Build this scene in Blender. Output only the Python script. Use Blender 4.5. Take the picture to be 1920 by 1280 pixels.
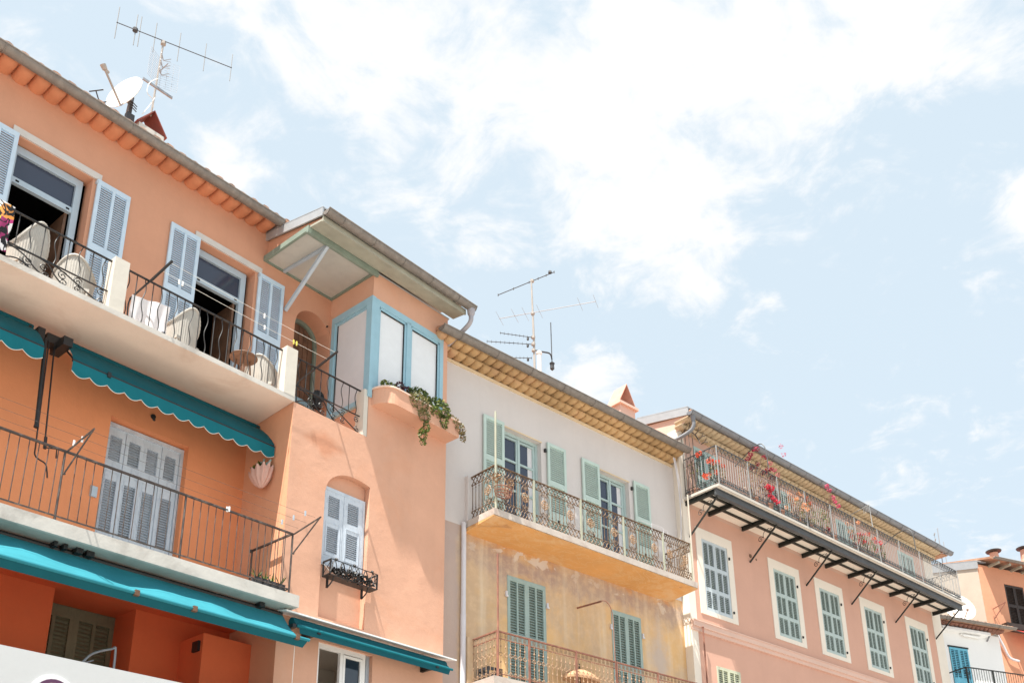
import bpy, bmesh, math, random
from math import sin, cos, pi, radians, sqrt, atan2
from mathutils import Vector, Matrix

for o in list(bpy.data.objects):
    bpy.data.objects.remove(o)
SC = bpy.context.scene
COL = SC.collection
random.seed(7)

# ------------------------------------------------------------------ camera
YA, YB, YD = radians(36.78), radians(43.81), radians(61.5)     # headings of the facades
cam = bpy.data.cameras.new('camera')
cam_ob = bpy.data.objects.new('camera', cam); COL.objects.link(cam_ob)
pit, rol = radians(20.469), radians(-2.295)
fw = Vector((0, cos(pit), sin(pit))); up0 = Vector((0, -sin(pit), cos(pit))); r0 = Vector((1, 0, 0))
rt = cos(rol) * r0 + sin(rol) * up0; up = -sin(rol) * r0 + cos(rol) * up0
M = Matrix((rt, up, -fw)).transposed().to_4x4(); M.translation = (0, 0, 1.6)
cam_ob.matrix_world = M
cam.sensor_width = 36; cam.lens = 36.02
cam.shift_x = -0.0799; cam.shift_y = 0.2493
cam.clip_end = 6000; cam.clip_start = 0.1
SC.camera = cam_ob

# ------------------------------------------------------------------ sun, sky, exposure
UA = Vector((sin(YA), cos(YA), 0)); WA = Vector((cos(YA), -sin(YA), 0))
to_sun = (-0.42 * UA + 0.115 * WA + Vector((0, 0, 1))).normalized()
sl = bpy.data.lights.new('sun', 'SUN'); sl.energy = 5.0; sl.angle = radians(0.53); sl.color = (1.0, 0.95, 0.87)
so = bpy.data.objects.new('sun', sl); COL.objects.link(so)
so.rotation_euler = to_sun.to_track_quat('Z', 'Y').to_euler(); so.location = (0, 0, 60)

world = bpy.data.worlds.new('World'); SC.world = world; world.use_nodes = True
wt = world.node_tree; wn = wt.nodes; wl = wt.links
wn.clear()
def N(nt, typ, **kw):
    n = nt.nodes.new(typ)
    for k, v in kw.items():
        if k.startswith('i_'):
            n.inputs[k[2:].replace('_', ' ')].default_value = v
        else: setattr(n, k, v)
    return n
sky = N(wt, 'ShaderNodeTexSky', sky_type='NISHITA', sun_disc=False)
sky.sun_elevation = math.asin(to_sun.z); sky.sun_rotation = atan2(to_sun.x, to_sun.y)
sky.air_density = 0.8; sky.dust_density = 2.0; sky.ozone_density = 1.0; sky.altitude = 0
out = N(wt, 'ShaderNodeOutputWorld'); bg = N(wt, 'ShaderNodeBackground'); bg.inputs['Strength'].default_value = 0.10
tc = N(wt, 'ShaderNodeTexCoord')
sep = N(wt, 'ShaderNodeSeparateXYZ'); wl.new(tc.outputs['Generated'], sep.inputs[0])
def wm(op, a, b=None, c=None):
    n = N(wt, 'ShaderNodeMath', operation=op)
    for i, v in enumerate((a, b, c)):
        if v is None: continue
        if isinstance(v, (int, float)): n.inputs[i].default_value = v
        else: wl.new(v, n.inputs[i])
    return n.outputs[0]
zz = wm('ADD', wm('MAXIMUM', sep.outputs[2], 0.0), 0.12)
px_ = wm('DIVIDE', sep.outputs[0], zz); py_ = wm('DIVIDE', sep.outputs[1], zz)
comb = N(wt, 'ShaderNodeCombineXYZ'); wl.new(px_, comb.inputs[0]); wl.new(py_, comb.inputs[1])
def wnoise(scale, detail, rough, dist=0.0, off=(0, 0, 0)):
    mp = N(wt, 'ShaderNodeMapping'); mp.inputs['Location'].default_value = off; mp.inputs['Rotation'].default_value = (0, 0, 0.5)
    wl.new(comb.outputs[0], mp.inputs[0])
    n = N(wt, 'ShaderNodeTexNoise'); n.inputs['Scale'].default_value = scale; n.inputs['Detail'].default_value = detail
    n.inputs['Roughness'].default_value = rough; n.inputs['Distortion'].default_value = dist
    wl.new(mp.outputs[0], n.inputs['Vector'])
    return n.outputs[0]
cov = None                      # broad banks of cloud: (direction on the cloud plane, radius, weight)
for (cx, cy, rad, wgt) in ((-0.04, 0.82, 0.15, 0.27), (0.20, 0.78, 0.15, 0.27), (0.40, 0.74, 0.11, 0.22), (0.10, 0.98, 0.11, 0.20), (-0.26, 0.71, 0.12, 0.20), (0.15, 1.10, 0.06, 0.18), (0.01, 1.28, 0.06, 0.20), (-0.38, 0.90, 0.06, 0.16), (0.55, 0.96, 0.05, 0.19), (0.16, 1.28, 0.04, 0.14), (-0.14, 0.98, 0.08, 0.14)):
    d2 = wm('ADD', wm('POWER', wm('SUBTRACT', px_, cx), 2.0), wm('POWER', wm('SUBTRACT', py_, cy), 2.0))
    g = wm('MULTIPLY', wm('POWER', 2.718, wm('MULTIPLY', d2, -1.0 / (rad * rad))), wgt)
    cov = g if cov is None else wm('ADD', cov, g)
n1 = wnoise(9.0, 10, 0.62, 0.5, (3.1, 1.7, 0)); n2 = wnoise(30.0, 6, 0.6, 0.3, (0.4, 5.0, 0)); n3 = wnoise(3.5, 4, 0.5, 0.2, (7.0, 2.0, 0))
dens = wm('ADD', wm('ADD', wm('ADD', wm('MULTIPLY', n1, 0.95), wm('MULTIPLY', n2, 0.22)), wm('MULTIPLY', n3, 0.25)), cov)
mr = N(wt, 'ShaderNodeMapRange', interpolation_type='SMOOTHSTEP'); wl.new(dens, mr.inputs[0])
mr.inputs[1].default_value = 0.74; mr.inputs[2].default_value = 0.99
mx = N(wt, 'ShaderNodeMix', data_type='RGBA'); wl.new(mr.outputs[0], mx.inputs[0])
# thin summer haze lightens the clear part of the sky a little
hz = N(wt, 'ShaderNodeMix', data_type='RGBA'); hz.inputs[0].default_value = 0.84
wl.new(sky.outputs[0], hz.inputs[6]); hz.inputs[7].default_value = (3.5, 4.08, 4.45, 1)
wl.new(hz.outputs[2], mx.inputs[6]); mx.inputs[7].default_value = (4.45, 4.5, 4.55, 1)
wl.new(mx.outputs[2], bg.inputs[0]); wl.new(bg.outputs[0], out.inputs[0])

SC.view_settings.view_transform = 'Standard'; SC.view_settings.look = 'None'
SC.view_settings.exposure = 1.2; SC.view_settings.gamma = 1.0; SC.view_settings.use_curve_mapping = False
SC.cycles.use_denoising = True
SC.cycles.max_bounces = 8; SC.cycles.diffuse_bounces = 5; SC.cycles.transparent_max_bounces = 8
SC.cycles.sample_clamp_indirect = 8

# ------------------------------------------------------------------ frames and mesh builder
class Frame:                                   # u along the facade, w out of it, z up
    def __init__(s, yaw, O):
        s.yaw = yaw; s.O = Vector((O[0], O[1], 0)); s.th = pi / 2 - yaw
        s.U = Vector((sin(yaw), cos(yaw), 0)); s.W = Vector((cos(yaw), -sin(yaw), 0))
    def world(s, u, w, z): return s.O + s.U * u + s.W * w + Vector((0, 0, z))
FA = Frame(YA, (-11.21, 8.38)); FB = Frame(YB, (-2.96, 17.76)); FC = Frame(YB, (2.26, 22.90)); FD = Frame(YD, (11.17, 33.06))
ORI = {}
def tag(o, label, cat, group=None, kind=None):
    o['label'] = label; o['category'] = cat
    if group: o['group'] = group
    if kind: o['kind'] = kind
    return o
def thing(name, label, cat, frame, at, group=None):
    o = bpy.data.objects.new(name, None); COL.objects.link(o); o.empty_display_size = 0.2
    o.location = frame.world(*at); o.rotation_euler = (0, 0, frame.th); ORI[o] = Vector(at)
    return tag(o, label, cat, group)
class MB:
    def __init__(s): s.v = []; s.f = []
    def add(s, vs, fs):
        b = len(s.v); s.v += [tuple(v) for v in vs]; s.f += [tuple(i + b for i in f) for f in fs]
    def box(s, u0, u1, w0, w1, z0, z1):
        s.add([(u0, w0, z0), (u1, w0, z0), (u1, w1, z0), (u0, w1, z0), (u0, w0, z1), (u1, w0, z1), (u1, w1, z1), (u0, w1, z1)],
              [(0, 1, 2, 3), (4, 5, 6, 7), (0, 1, 5, 4), (1, 2, 6, 5), (2, 3, 7, 6), (3, 0, 4, 7)])
    def poly(s, pts): s.add(pts, [tuple(range(len(pts)))])
    def prism(s, pts, d):                      # polygon swept by vector d
        n = len(pts); q = [tuple(a + b for a, b in zip(p, d)) for p in pts]
        s.add(list(pts) + q, [tuple(range(n)), tuple(range(n, 2 * n))] + [(i, (i + 1) % n, n + (i + 1) % n, n + i) for i in range(n)])
    def bar(s, p, q, a, b=None, upv=(0, 0, 1)):  # rectangular bar a x b
        b = a if b is None else b
        p = Vector(p); q = Vector(q); t = (q - p).normalized(); upv = Vector(upv)
        if abs(t.dot(upv)) > 0.95: upv = Vector((1, 0, 0))
        x = t.cross(upv).normalized() * a / 2; y = x.cross(t).normalized() * b / 2
        s.add([p - x - y, p + x - y, p + x + y, p - x + y, q - x - y, q + x - y, q + x + y, q - x + y],
              [(0, 1, 2, 3), (4, 5, 6, 7), (0, 1, 5, 4), (1, 2, 6, 5), (2, 3, 7, 6), (3, 0, 4, 7)])
    def tube(s, pts, r, n=6, closed=False, cap=True):
        P = [Vector(p) for p in pts]
        k = len(P); R = r if isinstance(r, (list, tuple)) else [r] * k
        prev = None; vs = []
        for i in range(k):
            a = P[(i - 1) % k] if (i > 0 or closed) else P[i]; b = P[(i + 1) % k] if (i < k - 1 or closed) else P[i]
            t = (b - a)
            if t.length < 1e-9: t = Vector((0, 0, 1))
            t.normalize()
            if prev is None:
                ref = Vector((0, 0, 1)) if abs(t.z) < 0.9 else Vector((1, 0, 0))
                x = t.cross(ref).normalized()
            else:
                x = prev - t * prev.dot(t)
                if x.length < 1e-6: x = t.cross(Vector((0.3, 0.5, 0.8)))
                x.normalize()
            prev = x; y = t.cross(x)
            for j in range(n):
                an = 2 * pi * j / n
                vs.append(P[i] + (x * cos(an) + y * sin(an)) * R[i])
        fs = []
        for i in range(k if closed else k - 1):
            i2 = (i + 1) % k
            for j in range(n): fs.append((i * n + j, i * n + (j + 1) % n, i2 * n + (j + 1) % n, i2 * n + j))
        if cap and not closed:
            fs.append(tuple(range(n))); fs.append(tuple((k - 1) * n + j for j in range(n)))
        s.add(vs, fs)
    def lathe(s, c, prof, n=12, axis='z', sx=1, sy=1):
        vs = []; fs = []
        for (r, h) in prof:
            for j in range(n):
                a = 2 * pi * j / n
                if axis == 'z': vs.append((c[0] + r * cos(a) * sx, c[1] + r * sin(a) * sy, c[2] + h))
                elif axis == 'w': vs.append((c[0] + r * cos(a), c[1] + h, c[2] + r * sin(a)))
                else: vs.append((c[0] + h, c[1] + r * cos(a), c[2] + r * sin(a)))
        for i in range(len(prof) - 1):
            for j in range(n): fs.append((i * n + j, i * n + (j + 1) % n, (i + 1) * n + (j + 1) % n, (i + 1) * n + j))
        if prof[0][0] > 1e-6: fs.append(tuple(range(n)))
        if prof[-1][0] > 1e-6: fs.append(tuple((len(prof) - 1) * n + j for j in range(n)))
        s.add(vs, fs)
    def wall(s, u0, u1, z0, z1, w, holes=(), depths=None):
        us = sorted({u0, u1, *[min(max(x, u0), u1) for h in holes for x in h[:2]]}); zs = sorted({z0, z1, *[min(max(x, z0), z1) for h in holes for x in h[2:4]]})
        for i in range(len(us) - 1):
            for j in range(len(zs) - 1):
                um = (us[i] + us[i + 1]) / 2; zm = (zs[j] + zs[j + 1]) / 2
                if any(h[0] < um < h[1] and h[2] < zm < h[3] for h in holes): continue
                s.poly([(us[i], w, zs[j]), (us[i + 1], w, zs[j]), (us[i + 1], w, zs[j + 1]), (us[i], w, zs[j + 1])])
        for h in holes:                        # reveals going into the wall; optional arched top
            a, b, c, d = h[:4]; dp = h[4]
            prof = h[5] if len(h) > 5 else None
            if prof is None:
                s.poly([(a, w, d), (b, w, d), (b, w - dp, d), (a, w - dp, d)])
                s.poly([(a, w, c), (a, w, d), (a, w - dp, d), (a, w - dp, c)]); s.poly([(b, w, c), (b, w, d), (b, w - dp, d), (b, w - dp, c)])
            else:
                pts = [(a + (b - a) * k / 24, prof((k / 24))) for k in range(25)]
                for k in range(24):
                    (ua, za), (ub, zb) = pts[k], pts[k + 1]
                    s.poly([(ua, w, za), (ub, w, zb), (ub, w, d), (ua, w, d)])
                    s.poly([(ua, w, za), (ub, w, zb), (ub, w - dp, zb), (ua, w - dp, za)])
                s.poly([(a, w, c), (a, w, pts[0][1]), (a, w - dp, pts[0][1]), (a, w - dp, c)])
                s.poly([(b, w, c), (b, w, pts[-1][1]), (b, w - dp, pts[-1][1]), (b, w - dp, c)])
            s.poly([(a, w, c), (b, w, c), (b, w - dp, c), (a, w - dp, c)])
    def mesh(s, name, mat, off=(0, 0, 0), smooth=False):
        me = bpy.data.meshes.new(name)
        me.from_pydata([(u - off[0], -(w - off[1]), z - off[2]) for u, w, z in s.v], [], s.f)
        bm = bmesh.new(); bm.from_mesh(me); bmesh.ops.remove_doubles(bm, verts=bm.verts, dist=1e-5)
        bmesh.ops.recalc_face_normals(bm, faces=bm.faces); bm.to_mesh(me); bm.free()
        if mat: me.materials.append(mat)
        if smooth:
            for p in me.polygons: p.use_smooth = True
            try: me.set_sharp_from_angle(angle=radians(40))
            except Exception: pass
        return me
    def build(s, name, mat, parent=None, smooth=False, frame=None, at=None):
        off = ORI[parent] if parent else (at or (0, 0, 0))
        o = bpy.data.objects.new(name, s.mesh(name, mat, off, smooth)); COL.objects.link(o)
        if parent: o.parent = parent; ORI[o] = ORI[parent]
        elif frame:
            o.location = frame.world(*at); o.rotation_euler = (0, 0, frame.th); ORI[o] = Vector(at)
        return o
def inst(name, me, parent, at, rz=0):          # a part sharing mesh data, placed at frame position `at`
    o = bpy.data.objects.new(name, me); COL.objects.link(o); o.parent = parent
    d = Vector(at) - ORI[parent]; o.location = (d[0], -d[1], d[2]); o.rotation_euler = (0, 0, rz); ORI[o] = Vector(at)
    return o
def kids(o): return [c for c in COL.objects if c.parent == o]
def copy_tree(o, parent=None, at=None):
    c = o.copy(); COL.objects.link(c); ORI[c] = ORI[o]
    if parent is not None: c.parent = parent
    for k in kids(o): copy_tree(k, c)
    return c

# ------------------------------------------------------------------ materials
def mat_new(name):
    m = bpy.data.materials.new(name); m.use_nodes = True
    return m, m.node_tree, m.node_tree.nodes['Principled BSDF']
def C4(c): return (c[0], c[1], c[2], 1)
def nz(nt, src, scale, detail=5, rough=0.55, sc=(1, 1, 1), dist=0):
    mp = N(nt, 'ShaderNodeMapping'); mp.inputs['Scale'].default_value = sc; nt.links.new(src, mp.inputs[0])
    n = N(nt, 'ShaderNodeTexNoise'); n.inputs['Scale'].default_value = scale; n.inputs['Detail'].default_value = detail
    n.inputs['Roughness'].default_value = rough; n.inputs['Distortion'].default_value = dist
    nt.links.new(mp.outputs[0], n.inputs['Vector']); return n.outputs[0]
def ramp(nt, fac, stops):
    r = N(nt, 'ShaderNodeValToRGB'); nt.links.new(fac, r.inputs[0]); e = r.color_ramp.elements
    while len(e) < len(stops): e.new(0.5)
    for k, (p, c) in enumerate(stops): e[k].position = p; e[k].color = C4(c) if not isinstance(c, (int, float)) else (c, c, c, 1)
    return r.outputs[0]
def mixc(nt, fac, a, b, mode='MIX'):
    m = N(nt, 'ShaderNodeMix', data_type='RGBA', blend_type=mode)
    for i, v in ((0, fac), (6, a), (7, b)):
        if isinstance(v, (int, float)): m.inputs[i].default_value = v
        elif isinstance(v, tuple): m.inputs[i].default_value = C4(v)
        else: nt.links.new(v, m.inputs[i])
    return m.outputs[2]
def mth(nt, op, a, b=None):
    n = N(nt, 'ShaderNodeMath', operation=op); n.use_clamp = False
    for i, v in ((0, a), (1, b)):
        if v is None: continue
        if isinstance(v, (int, float)): n.inputs[i].default_value = v
        else: nt.links.new(v, n.inputs[i])
    return n.outputs[0]
def bump(nt, bs, h, strength=0.3, dist=0.02):
    b = N(nt, 'ShaderNodeBump'); b.inputs['Strength'].default_value = strength; b.inputs['Distance'].default_value = dist
    nt.links.new(h, b.inputs['Height']); nt.links.new(b.outputs[0], bs.inputs['Normal'])
def scl(c, k): return tuple(min(1, x * k) for x in c)
def plaster(name, base, var=0.14, rough=0.9, bmp=0.35, streak=0.10, stain=None, stain_amt=0.0, extra=None):
    m, nt, bs = mat_new(name); L = nt.links
    t = N(nt, 'ShaderNodeTexCoord').outputs['Object']
    big = nz(nt, t, 0.9, 7, 0.62); fine = nz(nt, t, 16, 4, 0.6); vert = nz(nt, t, 2.2, 5, 0.6, (1, 1, 0.10))
    col = ramp(nt, big, [(0.28, scl(base, 1 - var)), (0.52, base), (0.75, scl(base, 1 + var * 0.8))])
    col = mixc(nt, mth(nt, 'MULTIPLY', ramp(nt, vert, [(0.50, 0.0), (0.74, 1.0)]), streak), col, scl(base, 0.60))
    col = mixc(nt, mth(nt, 'MULTIPLY', ramp(nt, fine, [(0.45, 0.0), (0.8, 1.0)]), 0.10), col, scl(base, 0.75))
    if stain:
        sm = nz(nt, t, 0.7, 8, 0.68, (1, 1, 1), 0.6)
        col = mixc(nt, mth(nt, 'MULTIPLY', ramp(nt, sm, [(0.52, 0.0), (0.62, 1.0)]), stain_amt), col, stain)
    if extra: col = extra(nt, t, col)
    L.new(col, bs.inputs['Base Color']); bs.inputs['Roughness'].default_value = rough
    bs.inputs['Specular IOR Level'].default_value = 0.2
    h = mth(nt, 'ADD', mth(nt, 'MULTIPLY', nz(nt, t, 3.0, 4), 1.0), mth(nt, 'MULTIPLY', nz(nt, t, 40, 4, 0.7), 0.20))
    bump(nt, bs, h, bmp, 0.03)
    return m
def paint(name, base, rough=0.5, var=0.10, bmp=0.1, metal=0.0, wear=None, wear_amt=0.0, scale=5, spec=0.4):
    m, nt, bs = mat_new(name); L = nt.links
    t = N(nt, 'ShaderNodeTexCoord').outputs['Object']
    n1 = nz(nt, t, scale, 6, 0.6)
    col = ramp(nt, n1, [(0.3, scl(base, 1 - var)), (0.7, scl(base, 1 + var))])
    if wear:
        n2 = nz(nt, t, scale * 2.3, 7, 0.7, (1, 1, 0.45))
        col = mixc(nt, mth(nt, 'MULTIPLY', ramp(nt, n2, [(0.50, 0.0), (0.62, 1.0)]), wear_amt), col, wear)
    L.new(col, bs.inputs['Base Color']); bs.inputs['Roughness'].default_value = rough; bs.inputs['Metallic'].default_value = metal
    bs.inputs['Specular IOR Level'].default_value = spec
    if bmp: bump(nt, bs, nz(nt, t, 60, 3, 0.6), bmp, 0.004)
    return m
def foliage(name, cols, rough=0.55, trans=0.25):
    m, nt, bs = mat_new(name); L = nt.links
    g = N(nt, 'ShaderNodeNewGeometry')
    col = ramp(nt, g.outputs['Random Per Island'], [(i / max(1, len(cols) - 1), c) for i, c in enumerate(cols)])
    L.new(col, bs.inputs['Base Color']); bs.inputs['Roughness'].default_value = rough
    tr = N(nt, 'ShaderNodeBsdfTranslucent'); L.new(col, tr.inputs[0])
    mx_ = N(nt, 'ShaderNodeMixShader'); mx_.inputs[0].default_value = trans
    o = nt.nodes['Material Output']; L.new(bs.outputs[0], mx_.inputs[1]); L.new(tr.outputs[0], mx_.inputs[2]); L.new(mx_.outputs[0], o.inputs[0])
    return m
def fabric(name, base, trans=0.25, var=0.08):
    m, nt, bs = mat_new(name); L = nt.links
    t = N(nt, 'ShaderNodeTexCoord').outputs['Object']
    col = ramp(nt, nz(nt, t, 2.5, 6, 0.6), [(0.3, scl(base, 1 - var)), (0.7, scl(base, 1 + var))])
    L.new(col, bs.inputs['Base Color']); bs.inputs['Roughness'].default_value = 0.8; bs.inputs['Specular IOR Level'].default_value = 0.2
    tr = N(nt, 'ShaderNodeBsdfTranslucent'); L.new(col, tr.inputs[0])
    mx_ = N(nt, 'ShaderNodeMixShader'); mx_.inputs[0].default_value = trans
    o = nt.nodes['Material Output']; L.new(bs.outputs[0], mx_.inputs[1]); L.new(tr.outputs[0], mx_.inputs[2]); L.new(mx_.outputs[0], o.inputs[0])
    bump(nt, bs, nz(nt, t, 7, 3), 0.25, 0.02)
    return m
def glass(name, tint=(0.02, 0.03, 0.045), rough=0.06, spec=0.9):
    m, nt, bs = mat_new(name)
    bs.inputs['Base Color'].default_value = C4(tint); bs.inputs['Roughness'].default_value = rough
    bs.inputs['Specular IOR Level'].default_value = spec; bs.inputs['IOR'].default_value = 1.5
    t = N(nt, 'ShaderNodeTexCoord').outputs['Object']; bump(nt, bs, nz(nt, t, 1.5, 2), 0.03, 0.02)
    return m
# ------------------------------------------------------------------ material set
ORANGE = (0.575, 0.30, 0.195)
def orange_extra(nt, t, col):
    sp = N(nt, 'ShaderNodeSeparateXYZ'); nt.links.new(t, sp.inputs[0])
    # reddish rain wash just under the terrace edge
    d = mth(nt, 'ABSOLUTE', mth(nt, 'SUBTRACT', sp.outputs[0], 3.6)); e = mth(nt, 'ABSOLUTE', mth(nt, 'SUBTRACT', sp.outputs[2], 10.28))
    f = mth(nt, 'ADD', mth(nt, 'MULTIPLY', d, 1.6), mth(nt, 'MULTIPLY', e, 2.6))
    n = nz(nt, t, 3.2, 6, 0.65, (1.4, 1, 0.5))
    fac = mth(nt, 'MULTIPLY', ramp(nt, mth(nt, 'SUBTRACT', mth(nt, 'ADD', n, 0.62), f), [(0.30, 0.0), (0.75, 1.0)]), 0.45)
    return mixc(nt, fac, col, (0.52, 0.19, 0.09))
m_orange = plaster('orange_plaster', ORANGE, 0.07, streak=0.10, bmp=0.35)
m_orangemid = plaster('deep_orange_plaster', (0.72, 0.275, 0.13), 0.07, streak=0.10, bmp=0.35)
m_orangeside = plaster('orange_salmon_plaster', (0.66, 0.32, 0.19), 0.07, streak=0.1)
m_salmon = plaster('salmon_plaster', (0.63, 0.36, 0.25), 0.09, streak=0.12, bmp=0.4, stain=(0.62, 0.31, 0.19), stain_amt=0.30, extra=orange_extra)
m_orangeshade = plaster('shaded_orange_plaster', (0.72, 0.15, 0.058), 0.08, streak=0.10)  # orange plaster with the redder tone of its shade put into the colour
m_eave_tile = plaster('painted_tile', (0.55, 0.225, 0.12), 0.16, streak=0.1)
m_cream = plaster('cream_render', (0.60, 0.565, 0.50), 0.06, streak=0.12)
m_soffit = plaster('pink_soffit', (0.78, 0.60, 0.50), 0.10, streak=0.0, bmp=0.25, stain=(0.52, 0.30, 0.20), stain_amt=0.25)
m_slab_edge = plaster('worn_concrete_edge', (0.56, 0.535, 0.495), 0.16, streak=0.35, stain=(0.30, 0.27, 0.24), stain_amt=0.55)
m_slab2_soffit = plaster('grey_soffit', (0.46, 0.47, 0.43), 0.14, streak=0.0, stain=(0.24, 0.27, 0.24), stain_amt=0.5)
m_blueshut = paint('pale_blue_shutter_paint', (0.50, 0.62, 0.73), 0.55, 0.05)
m_greyshut = paint('worn_grey_blue_paint', (0.52, 0.58, 0.65), 0.6, 0.06, wear=(0.36, 0.42, 0.50), wear_amt=0.6)
m_bluegrey = paint('blue_grey_door_frame', (0.40, 0.50, 0.58), 0.4, 0.05)
m_blueframe = paint('sky_blue_frame_paint', (0.30, 0.49, 0.58), 0.4, 0.05)
m_trimgrey = paint('pale_grey_trim', (0.56, 0.53, 0.50), 0.7, 0.06)
m_gutter = paint('weathered_zinc', (0.20, 0.175, 0.155), 0.55, 0.15, metal=0.25, wear=(0.28, 0.25, 0.22), wear_amt=0.5)
m_pipezinc = paint('pale_zinc_pipe', (0.36, 0.34, 0.36), 0.5, 0.1, metal=0.2)
m_gutter_grey = paint('grey_zinc', (0.20, 0.205, 0.22), 0.5, 0.12, metal=0.25)
m_zinc_light = paint('light_zinc_sheet', (0.40, 0.41, 0.42), 0.45, 0.08, metal=0.3)
m_roof = paint('roof_tile', (0.40, 0.22, 0.14), 0.85, 0.25, bmp=0.3)
m_iron = paint('black_iron', (0.018, 0.017, 0.017), 0.45, 0.2)
m_ironbrown = paint('brown_iron', (0.055, 0.042, 0.038), 0.55, 0.25, wear=(0.20, 0.17, 0.15), wear_amt=0.5)
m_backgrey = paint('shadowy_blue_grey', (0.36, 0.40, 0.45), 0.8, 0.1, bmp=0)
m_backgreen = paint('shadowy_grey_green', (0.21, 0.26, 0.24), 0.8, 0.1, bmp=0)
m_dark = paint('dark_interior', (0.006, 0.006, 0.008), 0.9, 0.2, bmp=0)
m_brownwood = paint('brown_wood', (0.16, 0.085, 0.05), 0.6, 0.3, wear=(0.07, 0.04, 0.025), wear_amt=0.6, scale=3)
m_greenwood = paint('grey_green_paint', (0.20, 0.25, 0.205), 0.6, 0.12)
m_beigeboard = paint('beige_soffit_board', (0.47, 0.465, 0.425), 0.8, 0.06, wear=(0.40, 0.39, 0.36), wear_amt=0.5, scale=2)
m_eaveboard = paint('faded_eave_board', (0.35, 0.345, 0.28), 0.7, 0.14, scale=3)
m_greyblue = paint('grey_blue_brace', (0.40, 0.46, 0.52), 0.5, 0.06)
m_glass = glass('dark_glass')
m_glassblue = glass('blue_glass', (0.035, 0.045, 0.075), 0.10, 0.6)
m_blind = paint('frosted_white_blind', (0.74, 0.76, 0.78), 0.30, 0.03, bmp=0.0)
m_blind_side = paint('frosted_grey_blind', (0.66, 0.65, 0.66), 0.35, 0.03, bmp=0.0)
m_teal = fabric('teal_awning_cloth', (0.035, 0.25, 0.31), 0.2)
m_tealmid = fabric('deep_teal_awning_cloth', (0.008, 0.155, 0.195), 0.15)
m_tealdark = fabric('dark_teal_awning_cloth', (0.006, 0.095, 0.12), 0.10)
m_white = paint('white_paint', (0.80, 0.80, 0.79), 0.5, 0.04)
m_wicker = paint('white_wicker', (0.42, 0.40, 0.36), 0.6, 0.08)
m_olive = paint('olive_shutter_paint', (0.20, 0.19, 0.12), 0.6, 0.12, wear=(0.12, 0.12, 0.08), wear_amt=0.5)
m_conch = plaster('pink_shell', (0.58, 0.36, 0.30), 0.15, streak=0.1)
m_cord = paint('white_cord', (0.80, 0.78, 0.72), 0.6, 0.05)
m_pot = paint('terracotta_pot', (0.25, 0.13, 0.09), 0.8, 0.15)
m_potdark = paint('dark_plastic_pot', (0.04, 0.04, 0.045), 0.6, 0.1)
m_leaf = foliage('mixed_green_leaves', [(0.025, 0.06, 0.012), (0.10, 0.16, 0.025), (0.24, 0.26, 0.055), (0.035, 0.07, 0.02), (0.12, 0.15, 0.03)])
m_leaf_yel = foliage('yellow_green_leaves', [(0.20, 0.20, 0.06), (0.12, 0.14, 0.04), (0.30, 0.24, 0.12), (0.07, 0.08, 0.03)])
m_leaf_red = foliage('dark_red_leaves', [(0.10, 0.02, 0.03), (0.05, 0.03, 0.03), (0.16, 0.03, 0.06)])
m_leaf_dry = foliage('dry_leaves', [(0.30, 0.20, 0.10), (0.22, 0.15, 0.07), (0.15, 0.16, 0.06), (0.36, 0.22, 0.12)])

# ------------------------------------------------------------------ shared pieces
def leaf_mesh(name, mat, w, h, panels, cols=2, stile=0.055, mid=0.045, pitch=0.05, th=0.035, gap=0.30, solid=()):
    """one louvred shutter leaf: u 0..w, z 0..h, thickness th, face outward"""
    mb = MB()
    mb.box(0, stile, 0, th, 0, h); mb.box(w - stile, w, 0, th, 0, h)
    edges = [0.0] + [z for p in panels for z in p] + [h]
    for i in range(0, len(edges), 2): mb.box(stile, w - stile, 0, th, edges[i], edges[i + 1])
    inner = (w - 2 * stile - (cols - 1) * mid) / cols
    for (z0, z1) in panels:
        for c in range(cols - 1):
            x = stile + (c + 1) * inner + c * mid; mb.box(x, x + mid, 0, th, z0, z1)
        n = max(2, int((z1 - z0) / pitch)); dz = (z1 - z0) / n
        for c in range(cols):
            x0 = stile + c * (inner + mid)
            for k in range(n):
                zc = z0 + (k + 0.5) * dz; L = dz * gap
                p = [(x0, th * .90, zc - L), (x0, th * .90 - 0.008, zc - L), (x0, th * .12, zc + L - 0.008), (x0, th * .12, zc + L)]
                mb.prism(p, (inner, 0, 0))
    for (a, b, c, d) in solid:                 # raised mouldings
        for q in ((a, b, c, c + 0.012), (a, b, d - 0.012, d), (a, a + 0.012, c, d), (b - 0.012, b, c, d)): mb.box(q[0], q[1], th, th + 0.006, q[2], q[3])
    return mb.mesh(name, mat)
def quarter_gutter(mb, u0, u1, wc, zc, r, step=2.0, hang=True):
    n = 10; ring = [(-cos(pi * k / n) * r, -sin(pi * k / n) * r) for k in range(n + 1)]
    inner = [(x * 0.93, y * 0.93 + 0.004) for x, y in reversed(ring)]
    mb.prism([(u0, wc + x, zc + y) for x, y in ring + inner], (u1 - u0, 0, 0))
    mb.prism([(u0, wc + x, zc + y) for x, y in ring], (0.012, 0, 0)); mb.prism([(u1 - 0.012, wc + x, zc + y) for x, y in ring], (0.012, 0, 0))
    mb.tube([(u0, wc + r, zc + 0.004), (u1, wc + r, zc + 0.004)], 0.016, 6)
    u = u0 + step * 0.5
    while u < u1:
        mb.tube([(u, wc - cos(pi * k / n) * (r + 0.006), zc - sin(pi * k / n) * (r + 0.006)) for k in range(n + 1)], 0.010, 5); u += step
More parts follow.
